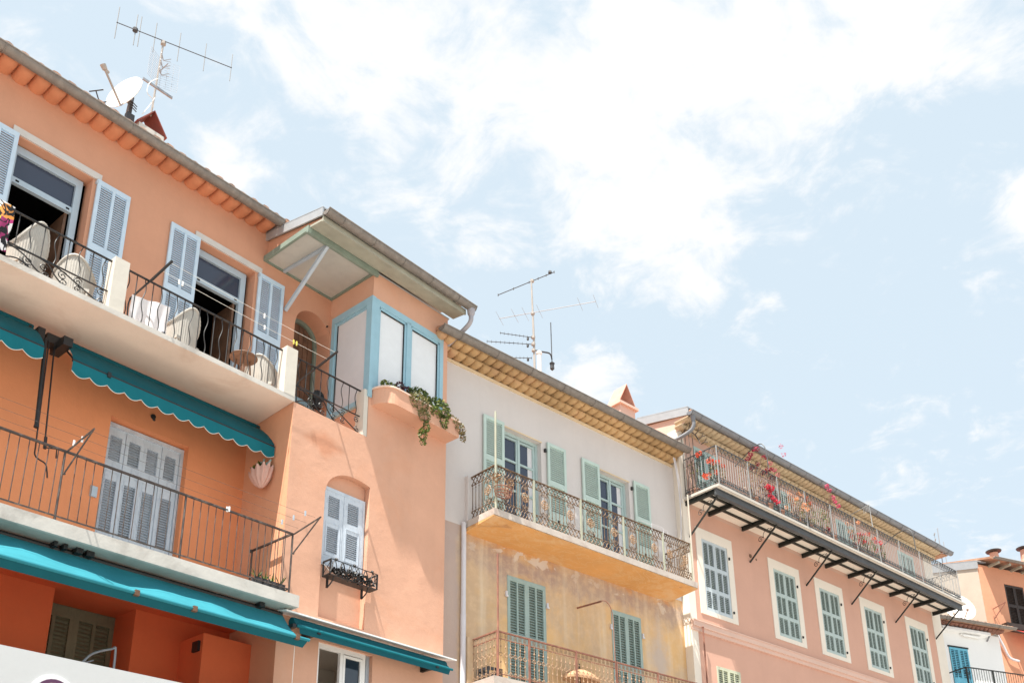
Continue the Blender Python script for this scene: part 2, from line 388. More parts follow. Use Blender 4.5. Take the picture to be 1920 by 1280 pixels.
def genoise(mb, u0, u1, w0, w1, z, r, pitch, dep, rng, base_t=0.05):
    """row of rounded tile undersides hanging below z, from the wall out to w1"""
    n = max(1, int(round((u1 - u0) / pitch))); p = (u1 - u0) / n; S = 8
    RG = ((0, .85, 1), (.5, 1, 1), (.78, .97, .97), (.93, .72, .86), (1, .25, .6))
    for k in range(n):
        uc = u0 + (k + 0.5) * p + rng.uniform(-.008, .008); dd = dep * rng.uniform(0.9, 1.08); ww = w1 + rng.uniform(-.015, .01)
        rr = p * 0.5 * rng.uniform(0.97, 1.02); zz = z + rng.uniform(-.006, .004)
        vs = []
        for (t, ds, rs) in RG:
            for i in range(S + 1):
                an = pi * i / S; vs.append((uc - cos(an) * rr * rs, w0 + (ww - w0) * t, zz - sin(an) * dd * ds))
        m = S + 1
        mb.add(vs, [(q * m + i, q * m + i + 1, (q + 1) * m + i + 1, (q + 1) * m + i) for q in range(len(RG) - 1) for i in range(S)] + [tuple((len(RG) - 1) * m + i for i in range(m))])
    mb.box(u0, u1, w0, w1 - 0.02, z, z + base_t)
def spiral(c, r0, turns, a0, n=22, hand=1, r1=0.12):
    """points of a flat scroll in the u-z plane, from the rim inward"""
    out = []
    for k in range(n + 1):
        t = k / n; r = r0 * (1 - (1 - r1) * t); a = a0 + hand * turns * 2 * pi * t
        out.append((c[0] + r * cos(a), c[1], c[2] + r * sin(a)))
    return out
def smooth_path(P, n=6):
    P = [Vector(p) for p in P]; out = []
    for i in range(len(P) - 1):
        p0 = P[max(i - 1, 0)]; p1 = P[i]; p2 = P[i + 1]; p3 = P[min(i + 2, len(P) - 1)]
        for k in range(n):
            t = k / n
            out.append(0.5 * ((2 * p1) + (-p0 + p2) * t + (2 * p0 - 5 * p1 + 4 * p2 - p3) * t * t + (-p0 + 3 * p1 - 3 * p2 + p3) * t ** 3))
    out.append(P[-1]); return out
def leaves(mb, c, rad, count, size, rng, droop=0.0, shell=0.35):
    for _ in range(count):
        while True:
            d = Vector((rng.uniform(-1, 1), rng.uniform(-1, 1), rng.uniform(-1, 1)))
            if 0.05 < d.length < 1: break
        d = d.normalized() * (d.length ** shell)
        p = Vector((c[0] + d.x * rad[0], c[1] + d.y * rad[1], c[2] + d.z * rad[2] - droop * abs(d.x)))
        s = size * rng.uniform(0.6, 1.3)
        a = Vector((rng.uniform(-1, 1), rng.uniform(-1, 1), rng.uniform(-.6, .8))).normalized(); b = a.cross(Vector((rng.uniform(-1, 1), rng.uniform(-1, 1), rng.uniform(-1, 1)))).normalized()
        mb.add([p - a * s * .55, p + b * s * .30 + a * s * .05, p + a * s * .6, p - b * s * .30 + a * s * .05], [(0, 1, 2, 3)])
def wavy_mesh(name, mat, h, amp, waves, r=0.008):
    mb = MB(); K = 18
    mb.tube([(amp * sin(2 * pi * waves * k / K) * (1 if 0 < k < K else 0), 0, h * k / K) for k in range(K + 1)], r, 5)
    return mb.mesh(name, mat, smooth=True)
def rod_mesh(name, mat, h, r=0.008, n=5):
    mb = MB(); mb.tube([(0, 0, 0), (0, 0, h)], r, n); return mb.mesh(name, mat)

# ------------------------------------------------------------------ ground
g = MB(); g.box(-900, 900, -900, 900, -0.5, 0.0)
def ground_mat():
    m, nt, bs = mat_new('pale_paving')
    t = N(nt, 'ShaderNodeTexCoord').outputs['Object']
    br = N(nt, 'ShaderNodeTexBrick'); br.inputs['Scale'].default_value = 1.6; br.inputs['Mortar Size'].default_value = 0.012
    br.inputs['Color1'].default_value = (0.40, 0.37, 0.33, 1); br.inputs['Color2'].default_value = (0.34, 0.31, 0.28, 1); br.inputs['Mortar'].default_value = (0.2, 0.18, 0.16, 1)
    nt.links.new(t, br.inputs[0]); col = mixc(nt, 0.3, br.outputs[0], ramp(nt, nz(nt, t, 0.4, 6), [(0.3, (0.26, 0.24, 0.22)), (0.7, (0.42, 0.39, 0.36))]))
    nt.links.new(col, bs.inputs['Base Color']); bs.inputs['Roughness'].default_value = 0.9
    return m
go = g.build('street', ground_mat()); go['kind'] = 'structure'

# ================================================================== ORANGE HOUSE
rngA = random.Random(11)
A = thing('orange_house', 'tall orange house with a projecting corner tower and two long balconies, nearest of the row', 'house', FA, (6, 0, 0))
EL, TR_, TL_ = -3.0, 12.45, 8.93               # left end, right end and left side of the tower
def tower_arch(t):                             # rounded on the left, nearly square on the right
    return 9.42 + 0.47 * sqrt(max(0, 1 - (1 - min(1, t / 0.62)) ** 2)) - 0.05 * max(0, (t - 0.62) / 0.38) ** 2
def niche_arch(t): return 13.37 + 0.42 * sqrt(max(0, 1 - (2 * t - 1) ** 2))
mb = MB()
mb.wall(EL, TR_, 10.75, 15.0, 0, [(4.55, 5.74, 10.9, 13.95, 0.26), (7.62, 8.78, 10.9, 13.95, 0.26), (9.70, 10.49, 10.88, 13.80, 0.42, niche_arch),
                                (2.0, 3.1, 10.9, 13.95, 0.26)])
mb.build('wall', m_orange, A)
mb = MB(); mb.wall(EL, TR_, 7.12, 10.75, 0, [(6.57, 7.88, 7.28, 9.97, 0.20), (2.2, 3.4, 7.28, 9.97, 0.2)]); mb.build('wall', m_orangemid, A)['label'] = 'deeper orange middle wall'
mb = MB(); mb.wall(EL, TL_, 0, 7.12, 0, [(6.14, 7.34, 4.7, 7.03, 0.62)]); mb.build('wall', m_orangeshade, A)['label'] = 'orange lower wall, its shade painted in as a redder tone'
mb = MB()                                      # tower: front, left cheek, terrace floor, bay
mb.wall(TL_, TR_, 0, 10.80, 1.25, [(9.67, 10.62, 7.20, 9.95, 0.13, tower_arch), (9.72, 10.83, 3.2, 6.80, 0.12)])
mb.wall(10.50, TR_, 10.80, 14.36, 1.25, [(10.55, 12.32, 11.86, 13.78, 0.06)])
for (z0, z1, w0, w1) in ((10.80, 11.62, 0, 1.25), (13.78, 14.36, 0, 1.25), (11.62, 13.78, 0, 0.10)):
    mb.poly([(10.50, w0, z0), (10.50, w1, z0), (10.50, w1, z1), (10.50, w0, z1)])
mb.poly([(TR_, 1.25, 0), (TR_, -8, 0), (TR_, -8, 15.2), (TR_, 1.25, 14.36)])
mb.poly([(TL_, 0, 10.795), (TR_, 0, 10.795), (TR_, 1.25, 10.795), (TL_, 1.25, 10.795)])
mb.poly([(9.67, 1.12, 7.20), (10.62, 1.12, 7.20), (10.62, 1.12, 8.22), (9.67, 1.12, 8.22)])
mb.poly([(9.67, 1.115, 8.22), (10.62, 1.115, 8.22), (10.62, 1.115, 9.98), (9.67, 1.115, 9.98)])
mb.build('tower', m_salmon, A)
mb = MB(); mb.poly([(TL_, 0, 0), (TL_, 1.25, 0), (TL_, 1.25, 10.80), (TL_, 0, 10.80)]); mb.build('tower_side', m_orangeside, A)
mb = MB(); mb.wall(EL, TR_, 0, 15.0, -8.0); mb.poly([(EL, 0, 0), (EL, -8, 0), (EL, -8, 15), (EL, 0, 15)]); mb.build('rear_wall', m_orange, A)
# eave: one row of painted barrel tiles, roof, gutter
mb = MB(); genoise(mb, EL, 8.92, -0.01, 0.36, 14.97, 0.12, 0.245, 0.115, rngA); mb.build('eave_tiles', m_eave_tile, A, smooth=True)
def pitched(mbx, u0, u1, w0, z0, w1, z1, t=0.10, pitch=0.24, rng=rngA):
    mbx.prism([(u0, w0, z0), (u0, w1, z1), (u0, w1, z1 + t), (u0, w0, z0 + t)], (u1 - u0, 0, 0))
    k = int((u1 - u0) / pitch); d = Vector((0, w1 - w0, z1 - z0))
    for i in range(k):
        uc = u0 + (i + 0.5) * pitch; r = pitch * 0.40; dz = rng.uniform(-.01, .012)
        ring = [(uc - cos(pi * j / 6) * r, w0 + 0.03 + rng.uniform(-.0, .01), z0 + t + dz + sin(pi * j / 6) * r * 0.8) for j in range(7)]
        mbx.prism(ring, (0, d.y, d.z))
mb = MB(); pitched(mb, EL, TR_, 0.34, 14.98, -8.2, 17.6); roofA = mb.build('roof', m_roof, A)
mb = MB(); quarter_gutter(mb, EL, 8.95, 0.46, 14.93, 0.095); mb.build('gutter', m_gutter, A, smooth=True)
# porch roof over the terrace and the bay
mb = MB(); mb.box(8.97, 10.50, 0.0, 1.20, 14.33, 14.36); mb.box(9.00, TR_ + 0.05, 0.0, 1.24, 14.372, 14.40); mb.build('porch_ceiling', m_beigeboard, A)
mb = MB()
mb.box(8.92, 8.97, 0.0, 1.20, 14.29, 14.40); mb.box(8.92, 10.56, 1.26, 1.31, 14.25, 14.40); mb.box(8.97, 10.50, 0.0, 0.03, 14.29, 14.33); mb.box(10.46, 10.50, 0.03, 1.20, 14.29, 14.33); mb.box(8.92, 10.5, 1.20, 1.26, 14.29, 14.40)
mb.build('ceiling_frame', m_greenwood, A)
mb = MB(); mb.prism([(8.95, 1.32, 14.36), (8.95, 1.66, 14.32), (8.95, 1.66, 14.36), (8.95, 1.32, 14.40)], (3.58, 0, 0)); mb.box(8.95, 12.53, 1.655, 1.685, 14.30, 14.42); mb.build('eave_boards', m_eaveboard, A)
mb = MB(); mb.prism([(8.99, 0, 14.40), (8.99, 1.62, 14.40), (8.99, 1.62, 14.44), (8.99, 0.0, 14.80)], (0.06, 0, 0)); mb.build('porch_gable', m_orange, A)
mb = MB(); mb.prism([(8.93, -0.3, 14.82), (8.93, 1.68, 14.42), (8.93, 1.68, 14.60), (8.93, -0.3, 15.02)], (0.03, 0, 0)); mb.prism([(8.93, -0.3, 15.0), (8.93, 1.68, 14.58), (8.93, 1.68, 14.61), (8.93, -0.3, 15.03)], (3.65, 0, 0)); mb.build('roof_flashing', m_zinc_light, A)
mb = MB(); quarter_gutter(mb, 8.93, 12.66, 1.78, 14.47, 0.095, 0.72); mb.build('gutter', m_gutter, A, smooth=True)
mb = MB()
mb.lathe((12.58, 1.78, 14.40), [(0.085, 0), (0.075, -0.10), (0.045, -0.16)], 12)
mb.tube(smooth_path([(12.58, 1.78, 14.26), (12.58, 1.77, 14.14), (12.57, 1.68, 14.04), (12.53, 1.40, 13.88), (12.49, 1.18, 13.76), (12.47, 0.9, 13.7)]), 0.048, 10)
mb.build('downpipe', m_pipezinc, A, smooth=True)
mb = MB(); mb.bar((9.45, 0.03, 13.48), (9.42, 1.22, 14.30), 0.055, 0.07); mb.bar((9.36, 0.03, 14.30), (9.42, 1.20, 14.30), 0.05, 0.05); mb.build('diagonal_brace', m_greyblue, A)

# corner window of the bay
mb = MB(); W_ = 1.235
for (a, b, c, d) in ((10.545, 10.66, 11.82, 13.80), (12.24, 12.33, 11.82, 13.80), (11.36, 11.46, 11.90, 13.70)): mb.box(a, b, W_ - 0.06, W_ + 0.025, c, d)
mb.box(10.66, 12.24, W_ - 0.06, W_ + 0.025, 13.66, 13.80); mb.box(10.66, 12.24, W_ - 0.06, W_ + 0.025, 11.82, 11.92)
for (a, b) in ((10.66, 11.36), (11.46, 12.24)):
    for q in ((a, a + .045, 11.92, 13.66), (b - .045, b, 11.92, 13.66), (a, b, 13.615, 13.66), (a, b, 11.92, 11.965)): mb.box(q[0], q[1], W_ - 0.05, W_ + 0.005, q[2], q[3])
mb.box(10.465, 10.55, 1.12, 1.275, 11.62, 13.80)
mb.box(10.465, 10.53, 0.10, 0.20, 11.55, 13.80); mb.box(10.465, 10.53, 0.20, 1.12, 13.64, 13.80); mb.box(10.44, 10.53, 0.10, 1.12, 11.52, 11.62)
mb.box(10.485, 10.52, 0.20, 0.25, 11.62, 13.64); mb.box(10.485, 10.52, 0.25, 1.12, 13.58, 13.64)
baywin = mb.build('window', m_blueframe, A)
for (a, b) in ((10.705, 11.315), (11.505, 12.195)):
    mb = MB(); mb.box(a, b, 1.185, 1.20, 11.965, 13.615); mb.build('pane', m_blind, baywin)
    mb = MB(); mb.box(a, b, 1.21, 1.225, 13.60, 13.615); mb.box(b - 0.014, b, 1.21, 1.225, 11.965, 13.60); mb.build('seal', m_dark, baywin)
mb = MB(); mb.box(10.50, 10.51, 0.25, 1.12, 11.62, 13.58); mb.build('pane', m_blind_side, baywin)
mb = MB(); mb.box(10.488, 10.50, 0.25, 0.27, 11.62, 13.58); mb.build('seal', m_dark, baywin)
# planter ledge under the bay window
mb = MB(); pts = []
for k in range(9): a = pi / 2 * k / 8; pts.append((10.62 + 0.30 - 0.30 * cos(a) - 0.05, 1.25 + 0.36 * sin(a), 11.47))
pts += [(12.44, 1.61, 11.47), (12.44, 1.25, 11.47)]
mb.prism(pts, (0, 0, 0.05))
mb.prism([(p[0], p[1], 11.52) for p in pts], (0, 0, 0.27))
mb.build('planter_ledge', m_salmon, A)
mb = MB(); mb.prism([(p[0] - (0.02 if p[0] < 11 else -0.015), p[1] + (0.02 if p[1] > 1.3 else 0), 11.79) for p in pts], (0, 0, 0.03)); mb.build('ledge_coping', m_soffit, A)

# upper balcony: slab, posts, railings
mb = MB(); mb.prism([(EL, 0, 10.72), (EL, 1.255, 10.795), (EL, 1.255, 10.82), (EL, 0, 10.88)], (TL_ - EL - 0.01, 0, 0)); mb.build('balcony_slab', m_soffit, A)['label'] = 'upper balcony slab'
mb = MB(); mb.box(EL, TL_ + 0.005, 1.15, 1.262, 10.80, 10.885); mb.build('slab_edge', m_slab_edge, A)
post_me = MB(); post_me.box(0, 0.22, -0.21, 0.0, 0, 0.90); pm = post_me.mesh('balcony_post', m_cream)
for (u, w, z) in ((5.72, 1.24, 10.885), (8.71, 1.265, 10.885)): inst('balcony_post', pm, A, (u, w, z))
mb = MB(); mb.box(10.40, 10.492, 1.03, 1.245, 10.80, 11.75); mb.build('balcony_post', m_cream, A)
wavy = wavy_mesh('baluster', m_iron, 0.80, 0.022, 1.6); straight = rod_mesh('baluster', m_iron, 0.80)
swavy = wavy_mesh('baluster', m_iron, 0.54, 0.022, 1.2); sstraight = rod_mesh('baluster', m_iron, 0.54)
RW = 1.14
def rail_piece(u0, u1, zt, zb, w=RW, r=0.014):
    mb = MB(); mb.bar((u0, w, zt), (u1, w, zt), 0.034, 0.016); mb.bar((u0, w, zb), (u1, w, zb), 0.022, 0.014)
    return mb.build('balcony_railing', m_iron, A)
r2 = rail_piece(5.93, 8.71, 11.735, 10.935)
n = 21
for k in range(n):
    inst('baluster', wavy if k % 2 == 0 else straight, r2, (5.99 + k * 0.1305, RW, 10.935))
def scroll_panel(u0, u1, z0, z1, w, flip=1, name='scrollwork', parent=None):
    """flat wrought-iron panel with crossing S bars and paired volutes"""
    mb = MB(); W2 = u1 - u0; H = z1 - z0; r = 0.0105
    def P(x, y): return (u0 + x * W2 if flip > 0 else u1 - x * W2, w, z0 + y * H)
    def run(pp): mb.tube(smooth_path([P(*q) for q in pp], 7), r, 5)
    run([(0.02, 1.0), (0.22, 0.78), (0.36, 0.30), (0.55, 0.05), (0.80, 0.10), (1.0, 0.02)])
    run([(0.0, 0.0), (0.18, 0.42), (0.34, 0.10), (0.40, 0.0)])
    run([(0.0, 0.72), (0.20, 0.95), (0.42, 0.92), (0.52, 0.45), (0.62, 0.12), (0.70, 0.02)])
    run([(0.36, 1.0), (0.55, 0.90), (0.74, 0.55), (1.0, 0.05)])
    for (x, y, rr, a0, hd, tn) in ((0.27, 0.55, 0.075, 2.2, 1, 1.5), (0.26, 0.22, 0.065, 4.2, -1, 1.4), (0.41, 0.58, 0.06, 0.6, 1, 1.4), (0.44, 0.28, 0.06, 5.4, -1, 1.4), (0.58, 0.66, 0.075, 0.8, 1, 1.5), (0.60, 0.32, 0.07, 5.2, -1, 1.4), (0.72, 0.72, 0.07, 0.5, 1, 1.5), (0.73, 0.38, 0.06, 5.6, -1, 1.4), (0.94, 0.75, 0.06, 1.0, 1, 1.4), (0.95, 0.25, 0.06, 1.6, 1, 1.4)):
        c = P(x, y); mb.tube(spiral(c, rr, tn, a0 if flip > 0 else pi - a0, 20, hd * flip), r * 0.9, 4)
    return mb.build(name, m_iron, parent)
r1 = rail_piece(EL, 5.74, 11.735, 11.21)
k = 0; u = 5.62
while u > 3.2: inst('baluster', swavy if k % 2 == 0 else sstraight, r1, (u, RW, 11.21)); u -= 0.172; k += 1
scroll_panel(4.20, 5.72, 10.90, 11.21, RW, 1, 'scrollwork', r1); scroll_panel(2.6, 4.18, 10.90, 11.21, RW, 1, 'scrollwork', r1)
r3 = rail_piece(8.93, 10.42, 11.735, 11.21)
for k in range(9): inst('baluster', swavy if k % 2 == 0 else sstraight, r3, (9.06 + k * 0.155, RW, 11.21))
scroll_panel(8.96, 10.42, 10.83, 11.21, RW, 1, 'scrollwork', r3)

# upper doors: trim, frame, transom pane, open leaf, shutters
sh_up = leaf_mesh('shutter', m_blueshut, 0.55, 3.02, [(0.12, 1.62), (1.80, 2.93)], 2, 0.06, 0.045, 0.042, 0.035, 0.56)
def upper_door(u0, u1, full=True):
    mb = MB(); mb.box(u0 - 0.07, u1 + 0.12, 0.0, 0.03, 13.965, 14.085); mb.build('lintel', m_trimgrey, A)
    f = MB(); w0, w1 = -0.25, -0.17
    f.box(u0 + 0.02, u0 + 0.11, w0, w1, 10.9, 13.93); f.box(u1 - 0.17, u1 - 0.07, w0, w1, 10.9, 13.93); f.box(u0 + 0.11, u1 - 0.17, w0, w1, 13.80, 13.93); f.box(u0 + 0.11, u1 - 0.17, w0, w1 - .01, 13.26, 13.36)
    fr = f.build('door_frame', m_bluegrey, A)
    mb = MB(); mb.box(u0 + 0.11, u1 - 0.17, w0 + 0.02, w0 + 0.03, 13.36, 13.80); mb.build('pane', m_glassblue, fr)
    mb = MB(); mb.box(u1 - 0.24, u1 - 0.20, -0.85, -0.25, 10.9, 13.26); mb.build('open_leaf', m_brownwood, fr)
    mb = MB(); mb.box(u0 + 0.16, u0 + 0.21, w1 - .012, w1 - .004, 13.29, 13.32); mb.box(u1 - 0.26, u1 - 0.21, w1 - .012, w1 - .004, 13.29, 13.32); mb.build('vent', m_dark, fr)
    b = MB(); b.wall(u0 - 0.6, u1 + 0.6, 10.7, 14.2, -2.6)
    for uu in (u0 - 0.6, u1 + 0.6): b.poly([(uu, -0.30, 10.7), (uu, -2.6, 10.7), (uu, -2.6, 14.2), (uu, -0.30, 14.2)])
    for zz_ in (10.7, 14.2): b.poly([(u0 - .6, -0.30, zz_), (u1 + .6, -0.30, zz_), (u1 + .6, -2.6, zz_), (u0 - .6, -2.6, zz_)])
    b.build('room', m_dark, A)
    inst('shutter', sh_up, A, (u1 + 0.06, 0.012, 10.95)); 
    if full: inst('shutter', sh_up, A, (u0 - 0.53, 0.012, 10.95))
upper_door(4.55, 5.74); upper_door(7.62, 8.78); upper_door(2.0, 3.1)
mb = MB()                                      # hinges and hooks beside the shutters
for (u, z) in ((5.78, 13.88), (5.77, 12.2), (8.83, 13.88), (8.82, 12.2)): mb = MB(); mb.box(u, u + 0.03, 0.0, 0.05, z, z + 0.06); mb.build('hinge', m_greyblue, A)
# arched terrace door
dm = MB(); prof = [(9.70 + 0.79 * k / 24, niche_arch(k / 24)) for k in range(25)]
for k in range(24):
    (ua, za), (ub, zb) = prof[k], prof[k + 1]; c = (10.095, 12.9)
    ia = (c[0] + (ua - c[0]) * .86, 12.9 + (za - 12.9) * .91); ib = (c[0] + (ub - c[0]) * .86, 12.9 + (zb - 12.9) * .91)
    dm.prism([(ua, -0.42, za), (ub, -0.42, zb), (ib[0], -0.42, ib[1]), (ia[0], -0.42, ia[1])], (0, 0.06, 0))
dm.box(9.70, 9.755, -0.42, -0.36, 10.88, 13.4); dm.box(10.435, 10.49, -0.42, -0.36, 10.88, 13.4)
ad = dm.build('arched_door', m_greenwood, A)
mb = MB(); mb.box(9.70, 10.49, -0.47, -0.43, 10.88, 13.80)
for k in range(6): mb.box(9.77 + k * 0.11, 9.865 + k * 0.11, -0.43, -0.412, 12.1, 13.70)
mb.build('plank_panel', m_brownwood, ad)
mb = MB()
for q in ((9.755, 9.84, 10.88, 12.1), (10.35, 10.435, 10.88, 12.1), (9.84, 10.35, 12.0, 12.1)): mb.box(q[0], q[1], -0.42, -0.37, q[2], q[3])
mb.build('glazed_leaf', m_blueframe, ad)

# lower balcony
mb = MB(); mb.box(EL, TL_ + 0.0, 0.0, 1.66, 7.055, 7.225); mb.build('balcony_slab', m_slab2_soffit, A)['label'] = 'lower balcony slab'
mb = MB(); mb.box(EL, TL_ + 0.03, 1.66, 1.715, 7.045, 7.235); mb.box(TL_, TL_ + 0.03, 1.25, 1.66, 7.045, 7.235); mb.build('slab_edge', m_slab_edge, A)
mb = MB(); mb.box(EL, TL_ - .01, 0.004, 0.85, 7.02, 7.052); mb.build('ceiling_strip', m_orangeshade, A)
RL = 1.62
mb = MB(); mb.bar((EL, RL, 8.245), (8.84, RL, 8.245), 0.04, 0.022); mb.bar((EL, RL, 7.33), (8.84, RL, 7.33), 0.022, 0.014); mb.bar((8.82, RL, 8.245), (8.80, 0.62, 8.245), 0.04, 0.022); mb.bar((8.82, RL, 7.33), (8.80, 0.62, 7.33), 0.022, 0.014); mb.lathe((8.80, 0.60, 8.245), [(0.0, -.03), (0.03, -.02), (0.03, .02), (0.0, .03)], 8)
r4 = mb.build('balcony_railing', m_ironbrown, A)
bl = rod_mesh('baluster', m_ironbrown, 0.915, 0.0065, 5)
u = 8.70
while u > 3.7:
    if min(abs(u - 5.29), abs(u - 7.01)) > 0.04: inst('baluster', bl, r4, (u, RL, 7.33))
    u -= 0.1205
for w in (1.42, 1.22, 1.02, 0.82): inst('baluster', bl, r4, (8.81, w, 7.33))
pmm = MB(); pmm.tube([(0, 0, 0), (0, 0, 1.02)], 0.015, 6); pm2 = pmm.mesh('post', m_ironbrown)
for (u, w) in ((3.57, RL), (5.29, RL), (7.01, RL), (8.83, RL), (8.80, 0.62)): inst('post', pm2, r4, (u, w, 7.235))
for u in (5.29, 8.83):                         # clothes-line brackets on the railing
    mb = MB(); q = u + 0.02
    mb.bar((q, RL, 8.25), (q + 0.02, RL + 0.62, 8.36), 0.018); mb.bar((q, RL + 0.02, 7.93), (q + 0.02, RL + 0.60, 8.355), 0.016); mb.lathe((q, RL + 0.02, 7.92), [(0.0, -.02), (0.022, 0), (0.0, .02)], 6)
    mb.build('line_bracket', m_ironbrown, r4)
# lower door with four louvred leaves
mb = MB()
for q in ((6.57, 6.62, 7.28, 9.95), (7.83, 7.88, 7.28, 9.95), (6.62, 7.83, 9.88, 9.95)): mb.box(q[0], q[1], -0.20, -0.13, q[2], q[3])
mb.box(6.57, 7.88, -0.26, -0.205, 7.2, 9.97)
ld = mb.build('shuttered_door', m_greyshut, A)
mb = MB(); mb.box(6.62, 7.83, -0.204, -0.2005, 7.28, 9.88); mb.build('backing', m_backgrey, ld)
lf = leaf_mesh('shutter', m_greyshut, 0.296, 2.60, [(0.10, 0.72), (0.86, 1.72), (2.06, 2.47)], 1, 0.055, 0.03, 0.042, 0.035, 0.32, solid=((0.045, 0.25, 0.80, 1.86),))
for k in range(4): inst('shutter', lf, ld, (6.625 + k * 0.301, -0.20 + (0.012 if k % 2 else 0.0), 7.28))
mb = MB(); mb.box(2.2, 3.4, -0.26, -0.205, 7.2, 9.97); ld2 = mb.build('shuttered_door', m_greyshut, A)
for k in range(4): inst('shutter', lf, ld2, (2.2 + k * 0.301, -0.20, 7.28))
# recessed olive shutters at the bottom
mb = MB(); mb.box(6.14, 7.34, -0.70, -0.62, 4.7, 7.03); os_ = mb.build('recess_window', m_olive, A)
of = leaf_mesh('shutter', m_olive, 0.60, 2.30, [(1.12, 2.12)], 2, 0.07, 0.05, 0.062, 0.04, 0.32, solid=((0.08, 0.52, 0.25, 0.98),))
inst('shutter', of, os_, (6.14, -0.62, 4.72)); inst('shutter', of, os_, (6.74, -0.62, 4.72))
mb = MB(); mb.box(EL, 6.13, 0.0, 0.006, 5.98, 5.995); mb.box(7.35, 8.0, 0.0, 0.006, 5.98, 5.995); mb.build('wall_groove', m_dark, A)
# tower window in its niche
mb = MB()
for q in ((9.69, 9.735, 8.20, 9.58), (10.555, 10.60, 8.20, 9.58), (9.735, 10.555, 9.52, 9.58), (9.69, 10.60, 8.16, 8.24)): mb.box(q[0], q[1], 1.12, 1.165, q[2], q[3])
tw = mb.build('window', m_greyshut, A)
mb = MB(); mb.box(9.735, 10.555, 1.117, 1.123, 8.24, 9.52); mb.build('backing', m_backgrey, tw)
tl = leaf_mesh('shutter', m_greyshut, 0.405, 1.28, [(0.16, 0.62), (0.80, 1.19)], 1, 0.085, 0.04, 0.036, 0.035, 0.34, solid=((0.05, 0.355, 0.10, 0.70),))
inst('shutter', tl, tw, (9.735, 1.125, 8.24)); inst('shutter', tl, tw, (10.147, 1.125, 8.24))
# sliding window below
mb = MB()
for q in ((9.72, 9.78, 4.8, 6.80), (10.66, 10.72, 4.8, 6.80), (9.78, 10.66, 6.72, 6.80), (10.20, 10.26, 4.8, 6.72)): mb.box(q[0], q[1], 1.14, 1.20, q[2], q[3])
for q in ((10.26, 10.30, 4.8, 6.70), (10.61, 10.65, 4.8, 6.70), (10.30, 10.61, 6.66, 6.70)): mb.box(q[0], q[1], 1.16, 1.21, q[2], q[3])
sw = mb.build('sliding_window', m_white, A)
mb = MB(); mb.box(10.30, 10.61, 1.17, 1.18, 4.8, 6.66); mb.build('pane', m_glass, sw)
mb = MB(); mb.box(10.76, 10.83, 1.13, 1.17, 3.2, 6.8); mb.build('side_blind', m_greyblue, sw)
mb = MB(); mb.wall(9.2, 11.2, 3, 6.9, -0.2)
for uu in (9.2, 11.2): mb.poly([(uu, 1.12, 3), (uu, -0.2, 3), (uu, -0.2, 6.9), (uu, 1.12, 6.9)])
mb.poly([(9.2, 1.12, 6.9), (11.2, 1.12, 6.9), (11.2, -.2, 6.9), (9.2, -.2, 6.9)]); mb.build('room', m_cream, A)
# boxed flue beside the recess
mb = MB(); mb.box(8.10, 9.27, 0.0, 0.62, 0.0, 6.69); mb.build('flue_box', m_orangeshade, A)
mb = MB(); mb.box(8.06, 8.10, 0.40, 0.56, 6.42, 6.58); mb.build('vent_hood', m_iron, A)
# window trough of iron leaves under the tower window
mb = MB(); U0, U1, Wb, Wf, Z0, Z1 = 9.70, 10.68, 1.27, 1.47, 7.88, 8.15
for (w) in (Wf,):
    for z in (Z0, Z1): mb.tube([(U0, w, z), (U1, w, z)], 0.008, 5)
for u in (U0, U1):
    mb.box(u - 0.012, u + 0.012, Wb, Wf, Z0, Z0 + 0.02); mb.box(u - 0.012, u + 0.012, Wb, Wf, Z1 - .02, Z1); mb.box(u - .012, u + .012, Wb, Wb + .02, Z0, Z1); mb.box(u - .012, u + .012, Wf - .02, Wf, Z0, Z1)
    mb.tube([(u, Wb, Z1 - .03), (u, Wf, Z0 + .03)], 0.006, 4); mb.tube([(u, Wf, Z1 - .03), (u, Wb, Z0 + .03)], 0.006, 4)
mb.tube(smooth_path([(U0 + 0.96 * k / 12, Wf, (Z1 - 0.01 if k % 2 else Z0 + 0.05)) for k in range(13)], 5), 0.009, 4)
mb.tube(smooth_path([(U0 + 0.96 * k / 8, Wf, (Z0 + 0.02 if k % 2 else Z1)) for k in range(9)], 5), 0.006, 4)
for x in (0.10, 0.48, 0.86): mb.lathe((U0 + x, Wf, Z1), [(0.0, -.02), (0.028, 0.01), (0.018, 0.035), (0.0, 0.045)], 7)
leaves(mb, ((U0 + U1) / 2, Wf - .02, Z0 + .09), (0.46, 0.04, 0.10), 420, 0.06, rngA)
for u in (U0 + .10, U1 - .16):
    mb.bar((u, Wb, Z0), (u, Wb, Z0 - 0.16), 0.03); mb.tube(smooth_path([(u, Wf - .04, Z0), (u, Wf - .08, Z0 - .08), (u, Wb + .02, Z0 - .15)]), 0.012, 5)
mb.box(U0, U1, Wb, Wf, Z0 - 0.006, Z0)
mb.build('window_trough', m_iron, A)
# small fittings on the wall
mb = MB(); mb.box(6.41, 6.51, 0.0, 0.03, 8.55, 8.72); mb.build('meter_box', m_greyblue, A)
mb = MB(); mb.lathe((7.22, 0.0, 10.24), [(0.045, 0.0), (0.04, 0.02), (0.0, 0.03)], 9, 'w'); mb.lathe((7.24, 0.0, 10.20), [(0.03, 0.0), (0.0, 0.03)], 8, 'w'); mb.build('old_lamp_fixing', m_iron, A)
mb = MB(); mb.lathe((10.42, 0.0, 13.65), [(0.02, 0), (0.012, 0.04), (0, 0.05)], 6, 'w'); mb.build('wall_hook', m_iron, A)
mb = MB(); mb.lathe((10.28, 0.03, 12.0), [(0.0, -.02), (0.11, 0.0), (0.13, 0.06), (0.0, 0.1)], 10, 'w'); mb.box(10.20, 10.34, 0.0, 0.10, 11.75, 12.05); mb.build('wall_lamp', m_iron, A)
